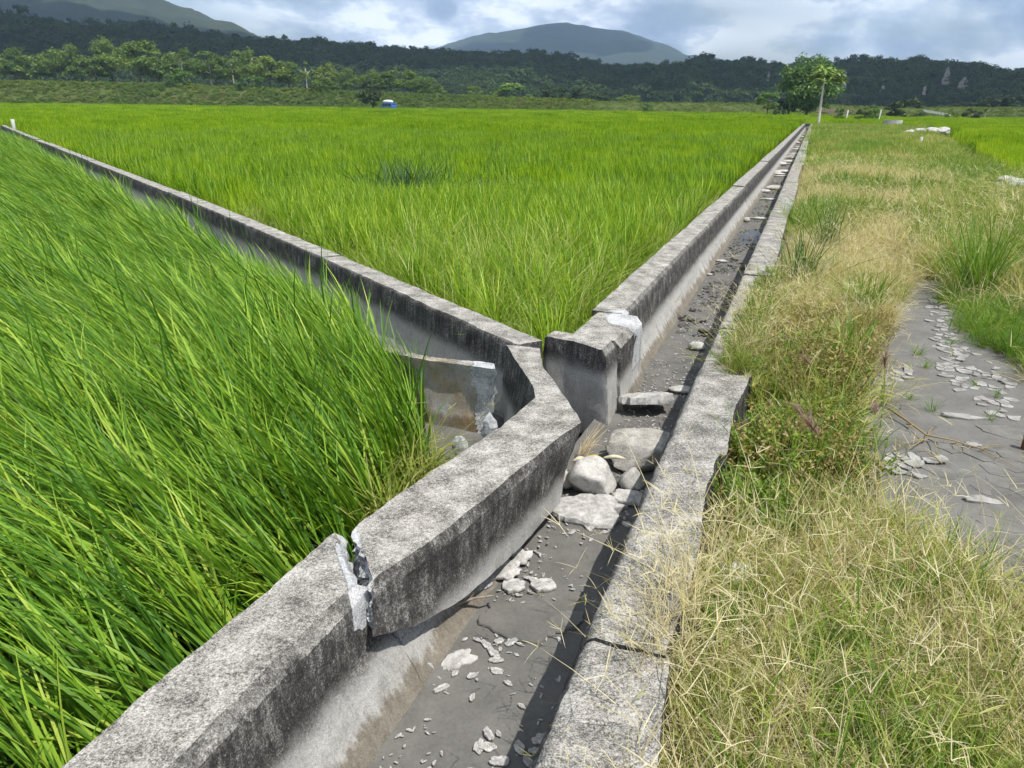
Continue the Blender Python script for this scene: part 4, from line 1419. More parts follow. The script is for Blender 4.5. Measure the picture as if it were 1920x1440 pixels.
pA = fill(MIDF, 0, 15, .17, 0.08, seed=5)
cz = np.array([0.6, 5.2, 0])
dc = np.hypot(pA[:, 0] - .35, pA[:, 1] - 5.3)
ne = edge_dist(pA, MIDF)
isweed = (dc + 1.8 * fbm(pA * .7, 3, 60) < 4.2) | (ne < .45 + .5 * fbm(pA * 1.3, 2, 61))
scatter_field('rice_plants', np.concatenate([pA[~isweed], pA[isweed][::5] + (.05, .04, 0)]), [rice_clump(700 + k, 34, .64, .12, .012, 5, 1.5, 'rice_mid') for k in range(7)], 'upright green rice in the triangle between the two channels', tilt=.09, fn=realize)
pw = pA[isweed]
hs = np.clip(.70 + .30 * edge_dist(pw, MIDF), .65, 1.0)
wt = [tuft(720 + k, 54, .45, .95, .0065, .2, 1.6, 'weed', .05, .16, 6) for k in range(6)] + [tuft(730 + k, 34, .3, .6, .009, .3, 1.2, 'green', .04, .25, 6) for k in range(2)]
n = len(pw)
realize('wild_grass', pw, spin(n), rr_.uniform(.8, 1.15, n) * hs, rr_.integers(0, 8, n), wt, 'tangled yellow-green wild grass in the corner between the two channel walls', 'grass')
p = fill(MIDF, 15, 45, .5, .25, seed=6)
scatter_field('rice_plants', p, [patch(750 + k, .62, 170, .38, .78, .016, 4, .14, 1.3, 'rice_mid' if k < 3 else 'rice_far', tl_=-.15 + .06 * k) for k in range(6)], 'bright green rice in the middle of the field')
p = fill(MIDF, 45, 100, 1.0, .55, seed=7)
scatter_field('rice_plants', p, [patch(760 + k, 1.3, 380, .40, .80, .030, 3, .12, 1.3, tl_=-.16 + .06 * k) for k in range(6)], 'bright green rice stretching away beyond mid field')
p = fill(MIDF, 100, 260, 3.0, 1.2, seed=8)
scatter_field('rice_plants', p, [patch(770 + k, 3.9, 1300, .38, .84, .065, 2, .12, 1.3, tl_=-.15 + .08 * k) for k in range(5)], 'flat bright green rice at the far side of the field below the embankment')

# --- right field
RIGHTF = np.array([(29, 53), (14.0, 22.0), (12.8, 12), (60, 14), (120, 90), (105, 150), (75, 178), (41, 120), W(88, -1.0)[:2], W(88, 9.7)[:2]])
p = fill(RIGHTF, 0, 45, .5, .1, seed=9)
scatter_field('rice_plants', p, [patch(780 + k, .62, 170, .50, .70, .013, 4, .10, 1.4, tl_=.12) for k in range(5)], 'vivid green rice at the right edge beyond the dry verge')
p = fill(RIGHTF, 45, 260, 2.0, .6, seed=10)
scatter_field('rice_plants', p, [patch(790 + k, 2.7, 1100, .52, .72, .035, 2, .08, 1.5, tl_=.05) for k in range(5)], 'distant green rice around the concrete ring and posts')

# --- dark reed clump and a few tall weeds in the middle field
for x, y, lb, sc_ in [(760, 405, 'dark green reed clump standing out of the rice', 1.15), (905, 395, 'smaller dark green reed clump right of the large one', .75)]:
    me = tuft(801, 420, .5, 1.15, .014, .1, 1.2, 'reed', .24, .28, 6)
    o = obj('reed_clump', me, None, P(x, y, -.5), label=lb, cat='reeds')
    o.rotation_euler = (0, 0, x)
    o.scale = (sc_,) * 3

# broad-leaved weeds along the left wall
p = np.array([W(s_, tl(s_) - rr_.uniform(.12, .6), -.5) for s_ in 5.6 + 15 * rr_.random(70) ** 1.3])
n = len(p)
scatter('wall_weeds', p, spin(n), rr_.uniform(.8, 1.2, n), rr_.integers(0, 4, n), [herb(810 + k, 9, .035, .50, 'broad', .12, 20) for k in range(4)], 'light green broad-leaved weeds growing along the outside of the long left wall', 'weeds')

# --- verge grasses
VG = np.array([v[:2] for v in VERGE])


def zone(*px, z=-.25):
    return np.array([P(x, y, z)[:2] for x, y in px])


dryT = [tuft(830 + k, 40, .12, .36, .0023, .3, 2.0, 'dry', .025, .5, 5, 1) for k in range(6)]
dgT = [tuft(840 + k, 32, .10, .30, .0032, .2, 1.6, 'drygreen', .02, .5, 5, 1) for k in range(5)]
grT = [tuft(850 + k, 30, .12, .32, .0042, .1, .9, 'green', .02, .35, 5) for k in range(5)]
brT = [herb(860 + k, 10, .019, .24, 'broad', .08, 26) for k in range(5)]
ruT = [herb(870 + k, 10, .018, .24, 'rusty', .09, 20) for k in range(4)]
ALLT = dryT + dgT + grT + brT + ruT
IX = dict(dry=(0, 6), dg=(6, 11), gr=(11, 16), br=(16, 21), ru=(21, 25))


def pick(n, **w_):
    ks = list(w_)
    pr_ = np.array([w_[k] for k in ks], float)
    ch = rr_.choice(len(ks), n, p=pr_ / pr_.sum())
    out = np.zeros(n, int)
    for i, k in enumerate(ks):
        m_ = ch == i
        out[m_] = rr_.integers(IX[k][0], IX[k][1], m_.sum())
    return out


def arrays(me):
    V_ = np.zeros(len(me.vertices) * 3, np.float32)
    me.vertices.foreach_get('co', V_)
    Q_ = np.zeros(len(me.loops), np.int32)
    me.loops.foreach_get('vertex_index', Q_)
    t_ = np.zeros(len(me.vertices), np.float32)
    me.attributes['tint'].data.foreach_get('value', t_)
    return V_.reshape(-1, 3), Q_.reshape(-1, 4), t_


ARR = [arrays(me) for me in ALLT]
VM = [M['dry'], M['drygreen'], M['green'], M['broad'], M['rusty']]
MI = {k: i for i, k in enumerate(IX)}


def cluster(size, n, smin, smax, **w_):
    """a square of mixed verge plants used as one piece"""
    mb = MB()
    ids = pick(n, **w_)
    for i_ in ids:
        V_, Q_, t_ = ARR[i_]
        a_ = rr_.uniform(0, TWO)
        c, s_ = math.cos(a_), math.sin(a_)
        Rm = np.array([[c, -s_, 0], [s_, c, 0], [rr_.normal(0, .12), rr_.normal(0, .12), 1]])
        mi_ = [MI[k] for k in IX if IX[k][0] <= i_ < IX[k][1]][0]
        mb.add(V_ @ Rm.T * rr_.uniform(smin, smax) + np.array([rr_.uniform(-.5, .5) * size, rr_.uniform(-.5, .5) * size, 0]), Q_, None, mi_, np.clip(t_ + rr_.normal(0, .1), 0, 1))
    return mb.mesh('cluster', VM)


def verge_set(name, p, idx, label, smin=.7, smax=1.2, zoff=0.0, tilt=.15, kinds=None):
    p = p.copy()
    p[:, 2] = verge_z(p) + zoff
    n = len(p)
    (scatter if kinds else realize)(name, p, spin(n, tilt=tilt), rr_.uniform(smin, smax, n), idx, kinds or ALLT, label, 'grass')


MUDI = MUD[:, :2]
# near strip
near_poly = np.array([W(1.0, -.16)[:2], W(3.3, -.19)[:2], P(1620, 960, -.25)[:2], P(1720, 1030, -.25)[:2], P(1820, 1090, -.25)[:2], P(1920, 1170, -.25)[:2], P(2300, 1300, -.25)[:2], W(.9, 1.6)[:2]])
p = fill(near_poly, 0, 9, .056, 0, -.23, seed=20, top=.2)
p = p[~pip(p, MUDI) | (rr_.random(len(p)) < .05)]
g = fbm(p * 1.7, 3, 70)
idx = np.where(g > .16, pick(len(p), gr=6, dg=3, dry=1), pick(len(p), dry=5.5, dg=3.5, gr=1.2))
br = pip(p, zone((1335, 770), (1420, 740), (1500, 880), (1490, 1010), (1400, 1030), (1335, 960)))
idx = np.where(br, pick(len(p), br=5, gr=3, ru=1.0), idx)
inf = inframe(p, .25)
verge_set('verge_grass', p[inf], idx[inf], 'tangled straw-coloured and green grass covering the near verge', .75, 1.25)
# strip between wall and mud
strip = np.array([W(3.2, -.2)[:2], W(4.5, -.2)[:2], W(6.6, -.25)[:2], W(9.5, -.3)[:2], P(1740, 520, -.25)[:2], P(1680, 575, -.25)[:2], P(1632, 680, -.25)[:2], P(1590, 800, -.25)[:2], P(1600, 900, -.25)[:2], P(1560, 960, -.25)[:2]])
p = fill(strip, 0, 12, .17, 0.06, -.23, seed=21, top=.2)
s1 = ST(p)[:, 0] + rr_.normal(0, .15, len(p))
kinds = [cluster(.26, 10, .7, 1.2, br=3, gr=3, dg=3, ru=3) for _ in range(4)] + [cluster(.26, 10, .7, 1.3, ru=3, dg=4, gr=4, br=3, dry=1) for _ in range(4)] + [cluster(.26, 9, .7, 1.2, dg=4, dry=3, ru=2, gr=2) for _ in range(4)] + [cluster(.26, 9, .7, 1.2, dry=6, dg=3, gr=1.5) for _ in range(4)]
idx = np.where(s1 < 4.3, 0, np.where(s1 < 5.6, 4, np.where(s1 < 7.0, 8, 12))) + rr_.integers(0, 4, len(p))
p_s = p
verge_set('verge_grass', p[s1 >= 6.2], idx[s1 >= 6.2], 'straw-coloured grass between the right wall and the top of the mud', .8, 1.25, kinds=kinds)
verge_set('verge_weeds', p[s1 < 6.2], idx[s1 < 6.2], 'bushy brownish-green weeds between the right wall and the mud', .95, 1.4, kinds=kinds)
# right of the mud: short vivid green, then taller grass
rg = rg_short = zone((1785, 560), (1960, 575), (2250, 640), (2250, 760), (1925, 700), (1830, 640), (1795, 600))
p = fill(rg, 0, 14, .2, 0.02, -.23, seed=22, top=.2)
verge_set('verge_grass', p, rr_.integers(0, 4, len(p)), 'short vivid green grass at the right edge of the mud', .85, 1.15, kinds=[cluster(.3, 17, .5, .85, gr=8, dg=1) for _ in range(4)])
rg = zone((1690, 560), (1730, 505), (1700, 470), (1760, 390), (1960, 380), (2250, 420), (2250, 640), (1960, 575), (1785, 560), (1760, 530))
p = fill(rg, 0, 20, .32, .05, -.23, seed=23, top=.2)
verge_set('verge_grass', p, rr_.integers(0, 5, len(p)), 'taller yellow-green grass behind the mud patch', .9, 1.15, kinds=[cluster(.5, 16, 1.1, 1.9, gr=4, dg=5, dry=1.5) for _ in range(5)])
# verge beyond
far_v = VG
p = fill(far_v, 8.6, 24, .45, .03, -.23, seed=24, top=.2)
p = p[~pip(p, rg) & ~pip(p, strip) & ~pip(p, MUDI) & (ST(p)[:, 1] > tr(ST(p)[:, 0]) + .42)]
g = fbm(p * np.array([.55, .55, 0]), 3, 71)
kinds = [cluster(.62, 20, 1.0, 1.5, dry=8, dg=1.5, gr=.2) for _ in range(4)] + [cluster(.62, 17, 1.0, 1.6, dg=6, dry=2, gr=2) for _ in range(4)] + [cluster(.62, 18, 1.1, 1.9, gr=9, dg=1.5) for _ in range(4)]
gg = g + .16 * rr_.normal(size=len(p))
idx = np.where(gg > .17, 8, np.where(gg > -.05, 4, 0)) + rr_.integers(0, 4, len(p))
verge_set('verge_grass', p, idx, 'dry pinkish-straw and green grass on the verge in mid distance', .9, 1.15, kinds=kinds)
farT = [patch(880 + k, .9, 260, .18, .42, .012, 3, .4, 2.5, 'dry', (.2, 1.5)) for k in range(4)] + [patch(885 + k, .9, 260, .2, .5, .014, 3, .3, 2.5, 'drygreen', (.2, 1.2)) for k in range(4)] + [patch(890 + k, .9, 260, .25, .5, .014, 3, .3, 2.5, 'green', (.1, 1.0)) for k in range(3)]
p = fill(far_v, 24, 95, .6, .3, -.25, seed=25, top=.2)
p = p[ST(p)[:, 1] > tr(ST(p)[:, 0]) + .55]
n = len(p)
g = fbm(p * np.array([.22, .22, 0]), 3, 72) + np.clip((ST(p)[:, 0] - 50) / 60, 0, .4)
idx = np.where(g + .2 * rr_.normal(size=n) > -.08, np.where(rr_.random(n) < .5, rr_.integers(8, 11, n), rr_.integers(4, 8, n)), np.where(rr_.random(n) < .6, rr_.integers(0, 4, n), rr_.integers(4, 8, n)))
scatter('verge_grass', p, spin(n), rr_.uniform(.8, 1.3, n), idx, farT, 'dry and green grass on the far verge towards the papaya', 'grass')

# the same growth carried on beyond the right and lower frame edges
p = fill(VG, 0.3, 9.5, .34, .05, -.23, seed=26, top=.2)
p = p[~pip(p, near_poly) | ~inframe(p, .25)]
p = p[~pip(p, strip) & ~pip(p, rg) & ~pip(p, rg_short) & ~pip(p, MUDI) & (ST(p)[:, 1] > tr(ST(p)[:, 0]) + .40) & (np.hypot(p[:, 0], p[:, 1]) > .8)]
p = p[~inframe(p, .05, -30) | (ST(p)[:, 1] > 2.2)]
verge_set('verge_grass', p, rr_.integers(0, 8, len(p)), 'dry and green grass continuing past the right frame edge', .8, 1.1, kinds=[cluster(.46, 22, .8, 1.3, dry=4, dg=4, gr=2.5) for _ in range(8)])
# grass hanging over the right wall
pp = []
for s_, n_ in ((2.0, 20), (2.2, 16), (5.0, 22), (5.9, 18), (6.6, 12), (1.5, 3)):
    for _ in range(n_):
        q_ = s_ + rr_.normal(0, .22)
        pp.append(W(q_, tr(q_) + .27 + rr_.normal(0, .03) - abs(rr_.normal(0, .035)), -.015))
pp = np.array(pp)
n = len(pp)
stT = [tuft(895 + k, 12, .10, .28, .0022, .3, 1.6, 'dry', .03, .7, 6, 3) for k in range(5)]
scatter('overhanging_grass', pp, spin(n, tilt=.3), rr_.uniform(.7, 1.25, n), rr_.integers(0, 5, n), stT, 'dry star-headed grass spilling over the top of the right wall', 'grass')
# weeds creeping onto the outer edge of the wall
pp = np.array([W(q_, tr(q_) + .27 - abs(rr_.normal(0, .05)), -.03) for q_ in np.concatenate([rr_.normal(5.2, .5, 26), rr_.normal(6.6, .6, 16)])])
n = len(pp)
scatter('wall_edge_weeds', pp, spin(n, tilt=.3), rr_.uniform(.6, 1.05, n), rr_.integers(0, 3, n), [cluster(.12, 4, .6, 1.0, ru=2, dg=3, br=2.5, gr=1, dry=1) for _ in range(3)], 'brownish weeds creeping over the outer edge of the right wall', 'weeds')
# gravel farther up the channel
s_ = np.concatenate([rr_.uniform(7, 13, 900), rr_.uniform(13, 24, 500)])
t_ = tl(s_) + .44 + (tr(s_) - .08 - tl(s_) - .44) * rr_.random(1400)
p = np.stack([s_ * SA + t_ * CA, s_ * CA - t_ * SA, np.full(1400, FZ + .002)], 1)
p = p[fbm(p * 1.2, 3, 44) > -.1]
n = len(p)
scatter('gravel', p, spin(n, tilt=.4), rr_.gamma(3, .35, n), rr_.integers(0, 5, n), [stone_mesh('pebble', (.035, .026, .016), 950 + k, M['silt'] if k < 3 else M['rock'], 1, .3) for k in range(5)], 'muddy gravel on the channel bed in mid distance', 'gravel')
# sparse litter of dead stems under the rice edge by the corner
p = np.array([P(x, y, -.5) for x, y in zip(rr_.uniform(640, 835, 60), rr_.uniform(860, 1000, 60))])
p = p[pip(p, NEARF)]
n = len(p)
scatter('edge_grass', p, spin(n, tilt=.2), rr_.uniform(.9, 1.5, n), rr_.integers(0, 3, n), [tuft(900 + k, 26, .15, .34, .005, .4, 1.8, 'drygreen', .03, .4, 6, 1) for k in range(3)], 'yellowing grass at the edge of the rice beside the broken wall', 'grass')

# single plants
for x, y, lb, sd_, L0, L1, n_ in [(1497, 545, 'tall upright dark green grass tuft beside the right wall, nearer of two', 911, .35, .75, 46), (1545, 480, 'tall upright dark green grass tuft behind the nearer one', 912, .35, .8, 60), (1620, 590, 'arching green grass tuft at the top of the mud', 913, .2, .45, 60), (1830, 560, 'large arching pale-edged grass clump at the right of the mud', 914, .4, .9, 110), (1590, 700, 'green upright grass among brown weeds', 915, .25, .5, 40)]:
    b0 = P(x, y, -.24)
    obj('grass_tuft', tuft(sd_, int(n_ * 1.9), L0, L1 * 1.1, .009, .05, .8, 'tuft' if sd_ < 913 else 'green', .07, .2, 6), None, b0, label=lb, cat='grass tuft')
for k, (x, y, sc_) in enumerate([(1706, 750, .7), (1749, 772, 1.0), (1722, 665, 1.1), (1780, 645, .9), (1735, 690, .8), (1855, 785, .8), (1830, 725, .8), (1868, 745, .7)]):
    lb = ['tiny grass tuft on bare mud left of the round tuft', 'round dark tuft on bare mud', 'sparse tall-stemmed tuft on the mud above the tiny one', 'thin tuft at the left border of the flakes', 'low thin tuft between the mud tufts', 'green sprout low in the flake field', 'green sprout in the middle of the mud flakes', 'green sprout at the right of the mud flakes'][k]
    o = obj('mud_grass', tuft(920 + k, 26, .06, .15, .004, .1, .9, 'green', .012, .5, 4), None, P(x, y, -.26), label=lb, cat='grass tuft')
    o.scale = (sc_,) * 3


def plume_plant(x, y, h, ph, label, seed, tiltb=.25, ln=1.0, n_=70):
    global rng
    rng = np.random.default_rng(seed)
    b0 = P(x, y, -.24)
    e = empty('plume_grass', b0, label=label, cat='plume grass')
    u = np.linspace(0, 1, 7)
    c = np.stack([h * u * math.sin(tiltb) * math.cos(ph) * u, h * u * math.sin(tiltb) * math.sin(ph) * u, h * u], 1)
    V, Q, T = tube(c, np.linspace(.0035, .0018, 7), 5)
    obj('stem', mk_mesh('stem', V, Q, T, mats=[M['weed']], attrs={'tint': np.full(len(V), .4)}), e)
    dirv = c[-1] - c[-2]
    dirv /= np.linalg.norm(dirv)
    uu = rng.uniform(0, 1, n_)
    base = c[-1] - dirv * .02 + dirv * (.06 * ln * uu)[:, None]
    V, Q, t_ = blades(n_, base, rng.normal(ph, .9, n_), np.abs(rng.normal(.3 + tiltb, .25, n_)), rng.uniform(0, .6, n_), ln * rng.uniform(.04, .11, n_), np.full(n_, .0024), 3, None, 1.2, basew=1)
    obj('plume', mk_mesh('plume', V, Q, mats=[M['plume']], attrs={'tint': t_}), e)


plume_plant(1598, 985, .40, R(150), 'dark feathery plume on a stem at the mud edge, lowest of the plumes', 931, .55, 1.15, 110)
plume_plant(1650, 800, .34, R(100), 'reddish feathery plume beside the mud, rightmost of the plumes', 932, .15, 1.25, 60)
plume_plant(1570, 800, .36, R(160), 'brownish plume among the brown weeds, leftmost of the plumes', 933, .6, .9, 60)
plume_plant(1540, 890, .30, R(150), 'dim plume above the green weeds, between the other plumes', 934, .5, .8, 45)
plume_plant(1636, 880, .28, R(90), 'small dark plume just left of the dry root', 935, .3, .7, 40)

# ------------------------------------------------------------------ mud plates and flakes


def clip_poly(poly, n_, c):
    out = []
    for i in range(len(poly)):
        a_, b_ = poly[i - 1], poly[i]
        da, db = a_ @ n_ - c, b_ @ n_ - c
        if da <= 0:
            out.append(a_)
        if (da < 0) != (db < 0):
            out.append(a_ + (b_ - a_) * da / (da - db))
    return out


def plates(poly, sp, thick, gap, lift, mat_, seed, keep=1.0, name='mud_plate'):
    r_ = np.random.default_rng(seed)
    lo_, hi_ = poly.min(0), poly.max(0)
    g = np.stack(np.meshgrid(np.arange(lo_[0], hi_[0], sp), np.arange(lo_[1], hi_[1], sp)), -1).reshape(-1, 2)
    g = g + r_.uniform(-.62, .62, g.shape) * sp
    inside = pip(np.column_stack([g, np.zeros(len(g))]), poly)
    cnt = 0
    for i in np.nonzero(inside)[0]:
        if r_.random() > keep:
            continue
        c = g[i]
        cell = [c + np.array(v) * sp * 1.2 for v in ((-1, -1), (1, -1), (1, 1), (-1, 1))]
        dd = np.hypot(*(g - c).T)
        for j in np.argsort(dd)[1:14]:
            n_ = (g[j] - c) / dd[j]
            cell = clip_poly(cell, n_, n_ @ (c + g[j]) / 2 - gap)
            if len(cell) < 3:
                break
        if len(cell) < 3:
            continue
        # ragged outline: split edges and jitter
        ring = []
        for k in range(len(cell)):
            a_, b_ = cell[k - 1], cell[k]
            ring.append(a_)
            ring.append((a_ + b_) / 2 + r_.normal(0, .06, 2) * np.linalg.norm(b_ - a_))
        ring = (np.array(ring) - c)
        n_ = len(ring)
        curl = lift * r_.uniform(.2, 1)
        d2 = (np.hypot(*ring.T) / (sp * .5)) ** 2
        tx, ty = r_.normal(0, lift * 2.0, 2)
        zt = curl * d2 + ring[:, 0] * tx * 4 + ring[:, 1] * ty * 4
        V = np.concatenate([np.column_stack([ring * .97, zt + thick]), np.column_stack([ring, zt - (.004 if lift else .03)]), [[0, 0, thick]]])
        Q = [(n_ + k, n_ + (k + 1) % n_, (k + 1) % n_, k) for k in range(n_)]
        T = [(k, (k + 1) % n_, 2 * n_) for k in range(n_)]
        me = mk_mesh(name, V, Q, T, mats=[mat_], smooth_=False)
        z0 = -.262 + (lift * .6 if lift else 0)
        obj(name, me, verge, (c[0], c[1], z0))
        cnt += 1
    return cnt


crack = zone((1735, 830), (1800, 805), (1925, 805), (2010, 900), (1980, 1090), (1850, 1050), (1780, 930))
flk = zone((1740, 545), (1770, 555), (1800, 640), (1860, 680), (1910, 720), (1910, 790), (1840, 780), (1760, 690), (1745, 620))
print('plates', plates(crack, .12, .003, .0016, 0.0, M['mud_plate'], 71, .5), plates(flk, .068, .002, .005, .004, M['mud_flake'], 72, .6, 'mud_flake'))
flk2 = zone((1650, 690), (1720, 690), (1700, 720), (1640, 730))
flk3 = zone((1660, 840), (1740, 850), (1740, 900), (1660, 890))
plates(flk2, .07, .002, .006, .005, M['mud_flake'], 73, .4, 'mud_flake')
plates(flk3, .075, .003, .006, .008, M['mud_flake'], 74, .6, 'mud_flake')
for k, (x, y, w_, d_, lb) in enumerate([(1805, 783, .26, .06, 'long white crust strip lying on the mud'), (1842, 940, .17, .06, 'curled white crust at the lower right of the mud'), (1822, 836, .10, .05, 'white crust fragment near the root end')]):
    o = obj('mud_crust', slab_mesh('mud_crust', w_, d_, .012, 400 + k, M['mud_flake'], 18, .3), None, P(x, y, -.262), label=lb, cat='mud crust')
    o.rotation_euler = (.08, .05, -.12)

# dry root on the mud
mb = MB()
r3 = np.random.default_rng(9)
path = np.array([P(x, y, -.25) for x, y in [(1665, 775), (1700, 795), (1735, 825), (1785, 830), (1840, 845), (1900, 875)]])
path[:, 2] += [.03, .02, .03, .015, .01, .004]
mb.add(*tube(path, [.007, .006, .0055, .004, .003, .0015], 6))
for (x0, y0, x1, y1) in [(1735, 825, 1700, 850), (1745, 825, 1765, 870), (1765, 868, 1715, 845), (1735, 825, 1680, 838), (1785, 830, 1808, 850), (1840, 845, 1880, 838), (1700, 795, 1712, 812), (1735, 828, 1752, 800)]:
    a0, a1 = P(x0, y0, -.245), P(x1, y1, -.255)
    u = np.linspace(0, 1, 6)[:, None]
    c = a0 + (a1 - a0) * u + r3.normal(0, .008, (6, 3)) * (1, 1, .5)
    c[:, 2] += .02 * np.sin(u[:, 0] * 3)
    mb.add(*tube(c, np.linspace(.004, .0015, 6), 5))
base = path[0].copy()
base[2] = -.26
obj('dry_root', mb.mesh('dry_root', [M['straw']], base=base), None, base, label='pale branching dry root lying across the mud', cat='root')

# crumpled bag in the grass, iron stake at the right edge
V, T = ICO[4]
V = V * (1 + .45 * np.abs(fbm(V * 2.2, 3, 5)) - .25 * np.abs(fbm(V * 5, 3, 6)))[:, None] * (.075, .06, .05)
obj('plastic_bag', mk_mesh('plastic_bag', V, T=T, mats=[M['plastic_bag']], smooth_=False), None, P(1385, 1080, -.20), label='crumpled white plastic bag half buried in the grass by the right wall', cat='plastic bag')
V, Q, T = tube([(0, 0, -.05), (0, 0, .09), (.01, 0, .12)], [.02, .02, .017], 8)
obj('iron_stake', mk_mesh('iron_stake', V, Q, T, mats=[M['rust']], sharp=40), None, P(1921, 842, -.26), label='short rusty stake poking out of the mud at the right frame edge', cat='stake')

# ------------------------------------------------------------------ trees


def crown_mesh(seed, n, leaf, ncl, mat_, shape=(1, 1, 1), fillr=.30, hollow=.35):
    """unit crown: about 1 wide and 1 tall, base at z=0; leaf-sized faces gathered in clumps"""
    r_ = np.random.default_rng(seed)
    c = r_.normal(size=(ncl, 3))
    c /= np.linalg.norm(c, axis=1, keepdims=True)
    c *= (hollow + (1 - hollow) * r_.random(ncl) ** .5)[:, None] * .40
    c[:, 2] = np.where(c[:, 2] < 0, c[:, 2] * .85, c[:, 2])
    c *= (1 + .3 * fbm(c * 4 + seed, 2, seed))[:, None]
    ci = r_.integers(0, ncl, n)
    crad = r_.uniform(.6, 1.25, ncl) * fillr * .42
    d = r_.normal(size=(n, 3))
    d /= np.linalg.norm(d, axis=1, keepdims=True)
    d[:, 2] = np.where(d[:, 2] < -.2, -d[:, 2] * .5, d[:, 2])
    pos = c[ci] + d * (crad[ci] * r_.uniform(.55, 1, n))[:, None]
    nrm = d + r_.normal(0, .75, (n, 3)) + (0, 0, .2)
    nrm /= np.linalg.norm(nrm, axis=1, keepdims=True)
    a_ = np.cross(nrm, r_.normal(size=(n, 3)))
    a_ /= np.linalg.norm(a_, axis=1, keepdims=True)
    b_ = np.cross(nrm, a_)
    L = leaf * r_.uniform(.6, 1.35, n)[:, None]
    V = np.stack([pos - a_ * L, pos - b_ * L * .45, pos + a_ * L, pos + b_ * L * .45], 1).reshape(-1, 3)
    lo_, hi_ = np.percentile(V, .5, axis=0), np.percentile(V, 99.5, axis=0)
    V = (V - (lo_ + hi_) / 2) / (hi_ - lo_)
    V[:, 2] += .5
    V *= np.asarray(shape)
    tint = np.repeat(np.clip(r_.normal(.5, .22, n) + .25 * (r_.random(ncl)[ci] - .5), 0, 1), 4)
    return mk_mesh('crown', V, np.arange(4 * n).reshape(-1, 4), mats=[M[mat_]], smooth_=False, attrs={'tint': tint})


def trunk_mesh(seed, h, r0, nb, mat_, spread=.3, split=.35):
    r_ = np.random.default_rng(seed)
    mb = MB()
    u = np.linspace(0, 1, 6)
    c = np.stack([r_.normal(0, .02, 6).cumsum() * h, r_.normal(0, .02, 6).cumsum() * h, u * h], 1)
    c[0, :2] = 0
    mb.add(*tube(c, r0 * (1 - .65 * u), 8))
    for k in range(nb):
        s_ = r_.uniform(split, .85)
        p0 = np.array([np.interp(s_, u, c[:, i]) for i in range(3)])
        ph = r_.uniform(0, TWO)
        L = h * spread * r_.uniform(.6, 1.3)
        p1 = p0 + np.array([math.cos(ph) * L, math.sin(ph) * L, L * r_.uniform(.5, 1.0)])
        pm = (p0 + p1) / 2 + (0, 0, -.05 * L)
        mb.add(*tube([p0, pm, p1], np.array([.5, .35, .15]) * r0 * (1 - .5 * s_), 6))
    return mb.mesh('trunk', [M[mat_]])


CR = {}
for k in range(6):
    CR['row%d' % k] = crown_mesh(1000 + k, 3200, .032, 34, 'tree', fillr=.36)
for k in range(3):
    CR['bush%d' % k] = crown_mesh(1010 + k, 2200, .038, 22, 'tree')
    CR['dark%d' % k] = crown_mesh(1020 + k, 3400, .034, 26, 'tree_dark')
    CR['bright%d' % k] = crown_mesh(1030 + k, 2200, .038, 22, 'tree_bright')
CR['big'] = crown_mesh(1040, 9000, .026, 80, 'tree_bright', hollow=.5, fillr=.38)
CR['slim'] = crown_mesh(1041, 500, .06, 12, 'tree')
TRK = [trunk_mesh(1100 + k, 1.0, .035, 7, 'bark') for k in range(3)]
TRP = trunk_mesh(1110, 1.0, .03, 6, 'pale_bark')


def tree(x, ybase, ytop, wpx, dist, crown, label, group=None, crown_from=.3, name='tree', pale=False, zb=None, trunk=True):
    c = D(x, ybase, dist)
    zb = c[2] if zb is None else zb
    top = D(x, ytop, dist)[2]
    h = top - zb
    w_ = wpx / FPX * np.linalg.norm(c[:2]) / 1.0
    e = empty(name, (c[0], c[1], zb), label=label, cat='tree' if name.endswith('tree') else 'bush', group=group)
    cro = obj('crown', CR[crown], e)
    cro.location = (0, 0, h * crown_from)
    cro.scale = (w_, w_, h * (1 - crown_from))
    cro.rotation_euler = (0, 0, random.uniform(0, 6.28))
    if trunk:
        t_ = obj('trunk', TRP if pale else TRK[random.randrange(3)], e)
        t_.scale = (h * .8, h * .8, h * .8)
        t_.rotation_euler = (0, 0, random.uniform(0, 6.28))
    return e


ORD = ['first', 'second', 'third', 'fourth', 'fifth', 'sixth', 'seventh', 'eighth', 'ninth', 'tenth', 'eleventh', 'twelfth', 'thirteenth', 'fourteenth', 'fifteenth', 'sixteenth', 'seventeenth', 'eighteenth', 'nineteenth', 'twentieth', 'twenty-first', 'twenty-second', 'twenty-third', 'twenty-fourth', 'twenty-fifth']
row = [(8, 155, 112, 58), (32, 156, 95, 46), (72, 156, 106, 66), (104, 156, 97, 50), (144, 157, 90, 50), (182, 158, 98, 62), (216, 158, 80, 74), (264, 159, 82, 78), (300, 160, 102, 52), (346, 161, 98, 60), (398, 162, 102, 64), (440, 164, 101, 58), (476, 165, 99, 46), (508, 167, 110, 62), (542, 169, 120, 50), (615, 172, 124, 44), (656, 174, 134, 40), (692, 176, 136, 38), (730, 178, 136, 54), (768, 180, 138, 50), (794, 181, 150, 44)]
for k, (x, yb, yt, w_) in enumerate(row):
    dist = np.interp(x, [0, 800], [262, 232])
    tree(x, yb, yt - 5, w_ * 1.0, dist + random.uniform(-6, 8), 'row%d' % (k % 6), 'leafy tree on the left embankment, %s along the row from the left edge' % ORD[k], 'tree row on the left embankment', crown_from=.22 if k % 3 else .30, pale=(k in (9, 10, 11, 12)))
tree(578, 172, 116, 24, 240, 'slim', 'slender pale-trunked tree standing alone in a gap of the tree row', 'tree row on the left embankment', crown_from=.42, pale=True)
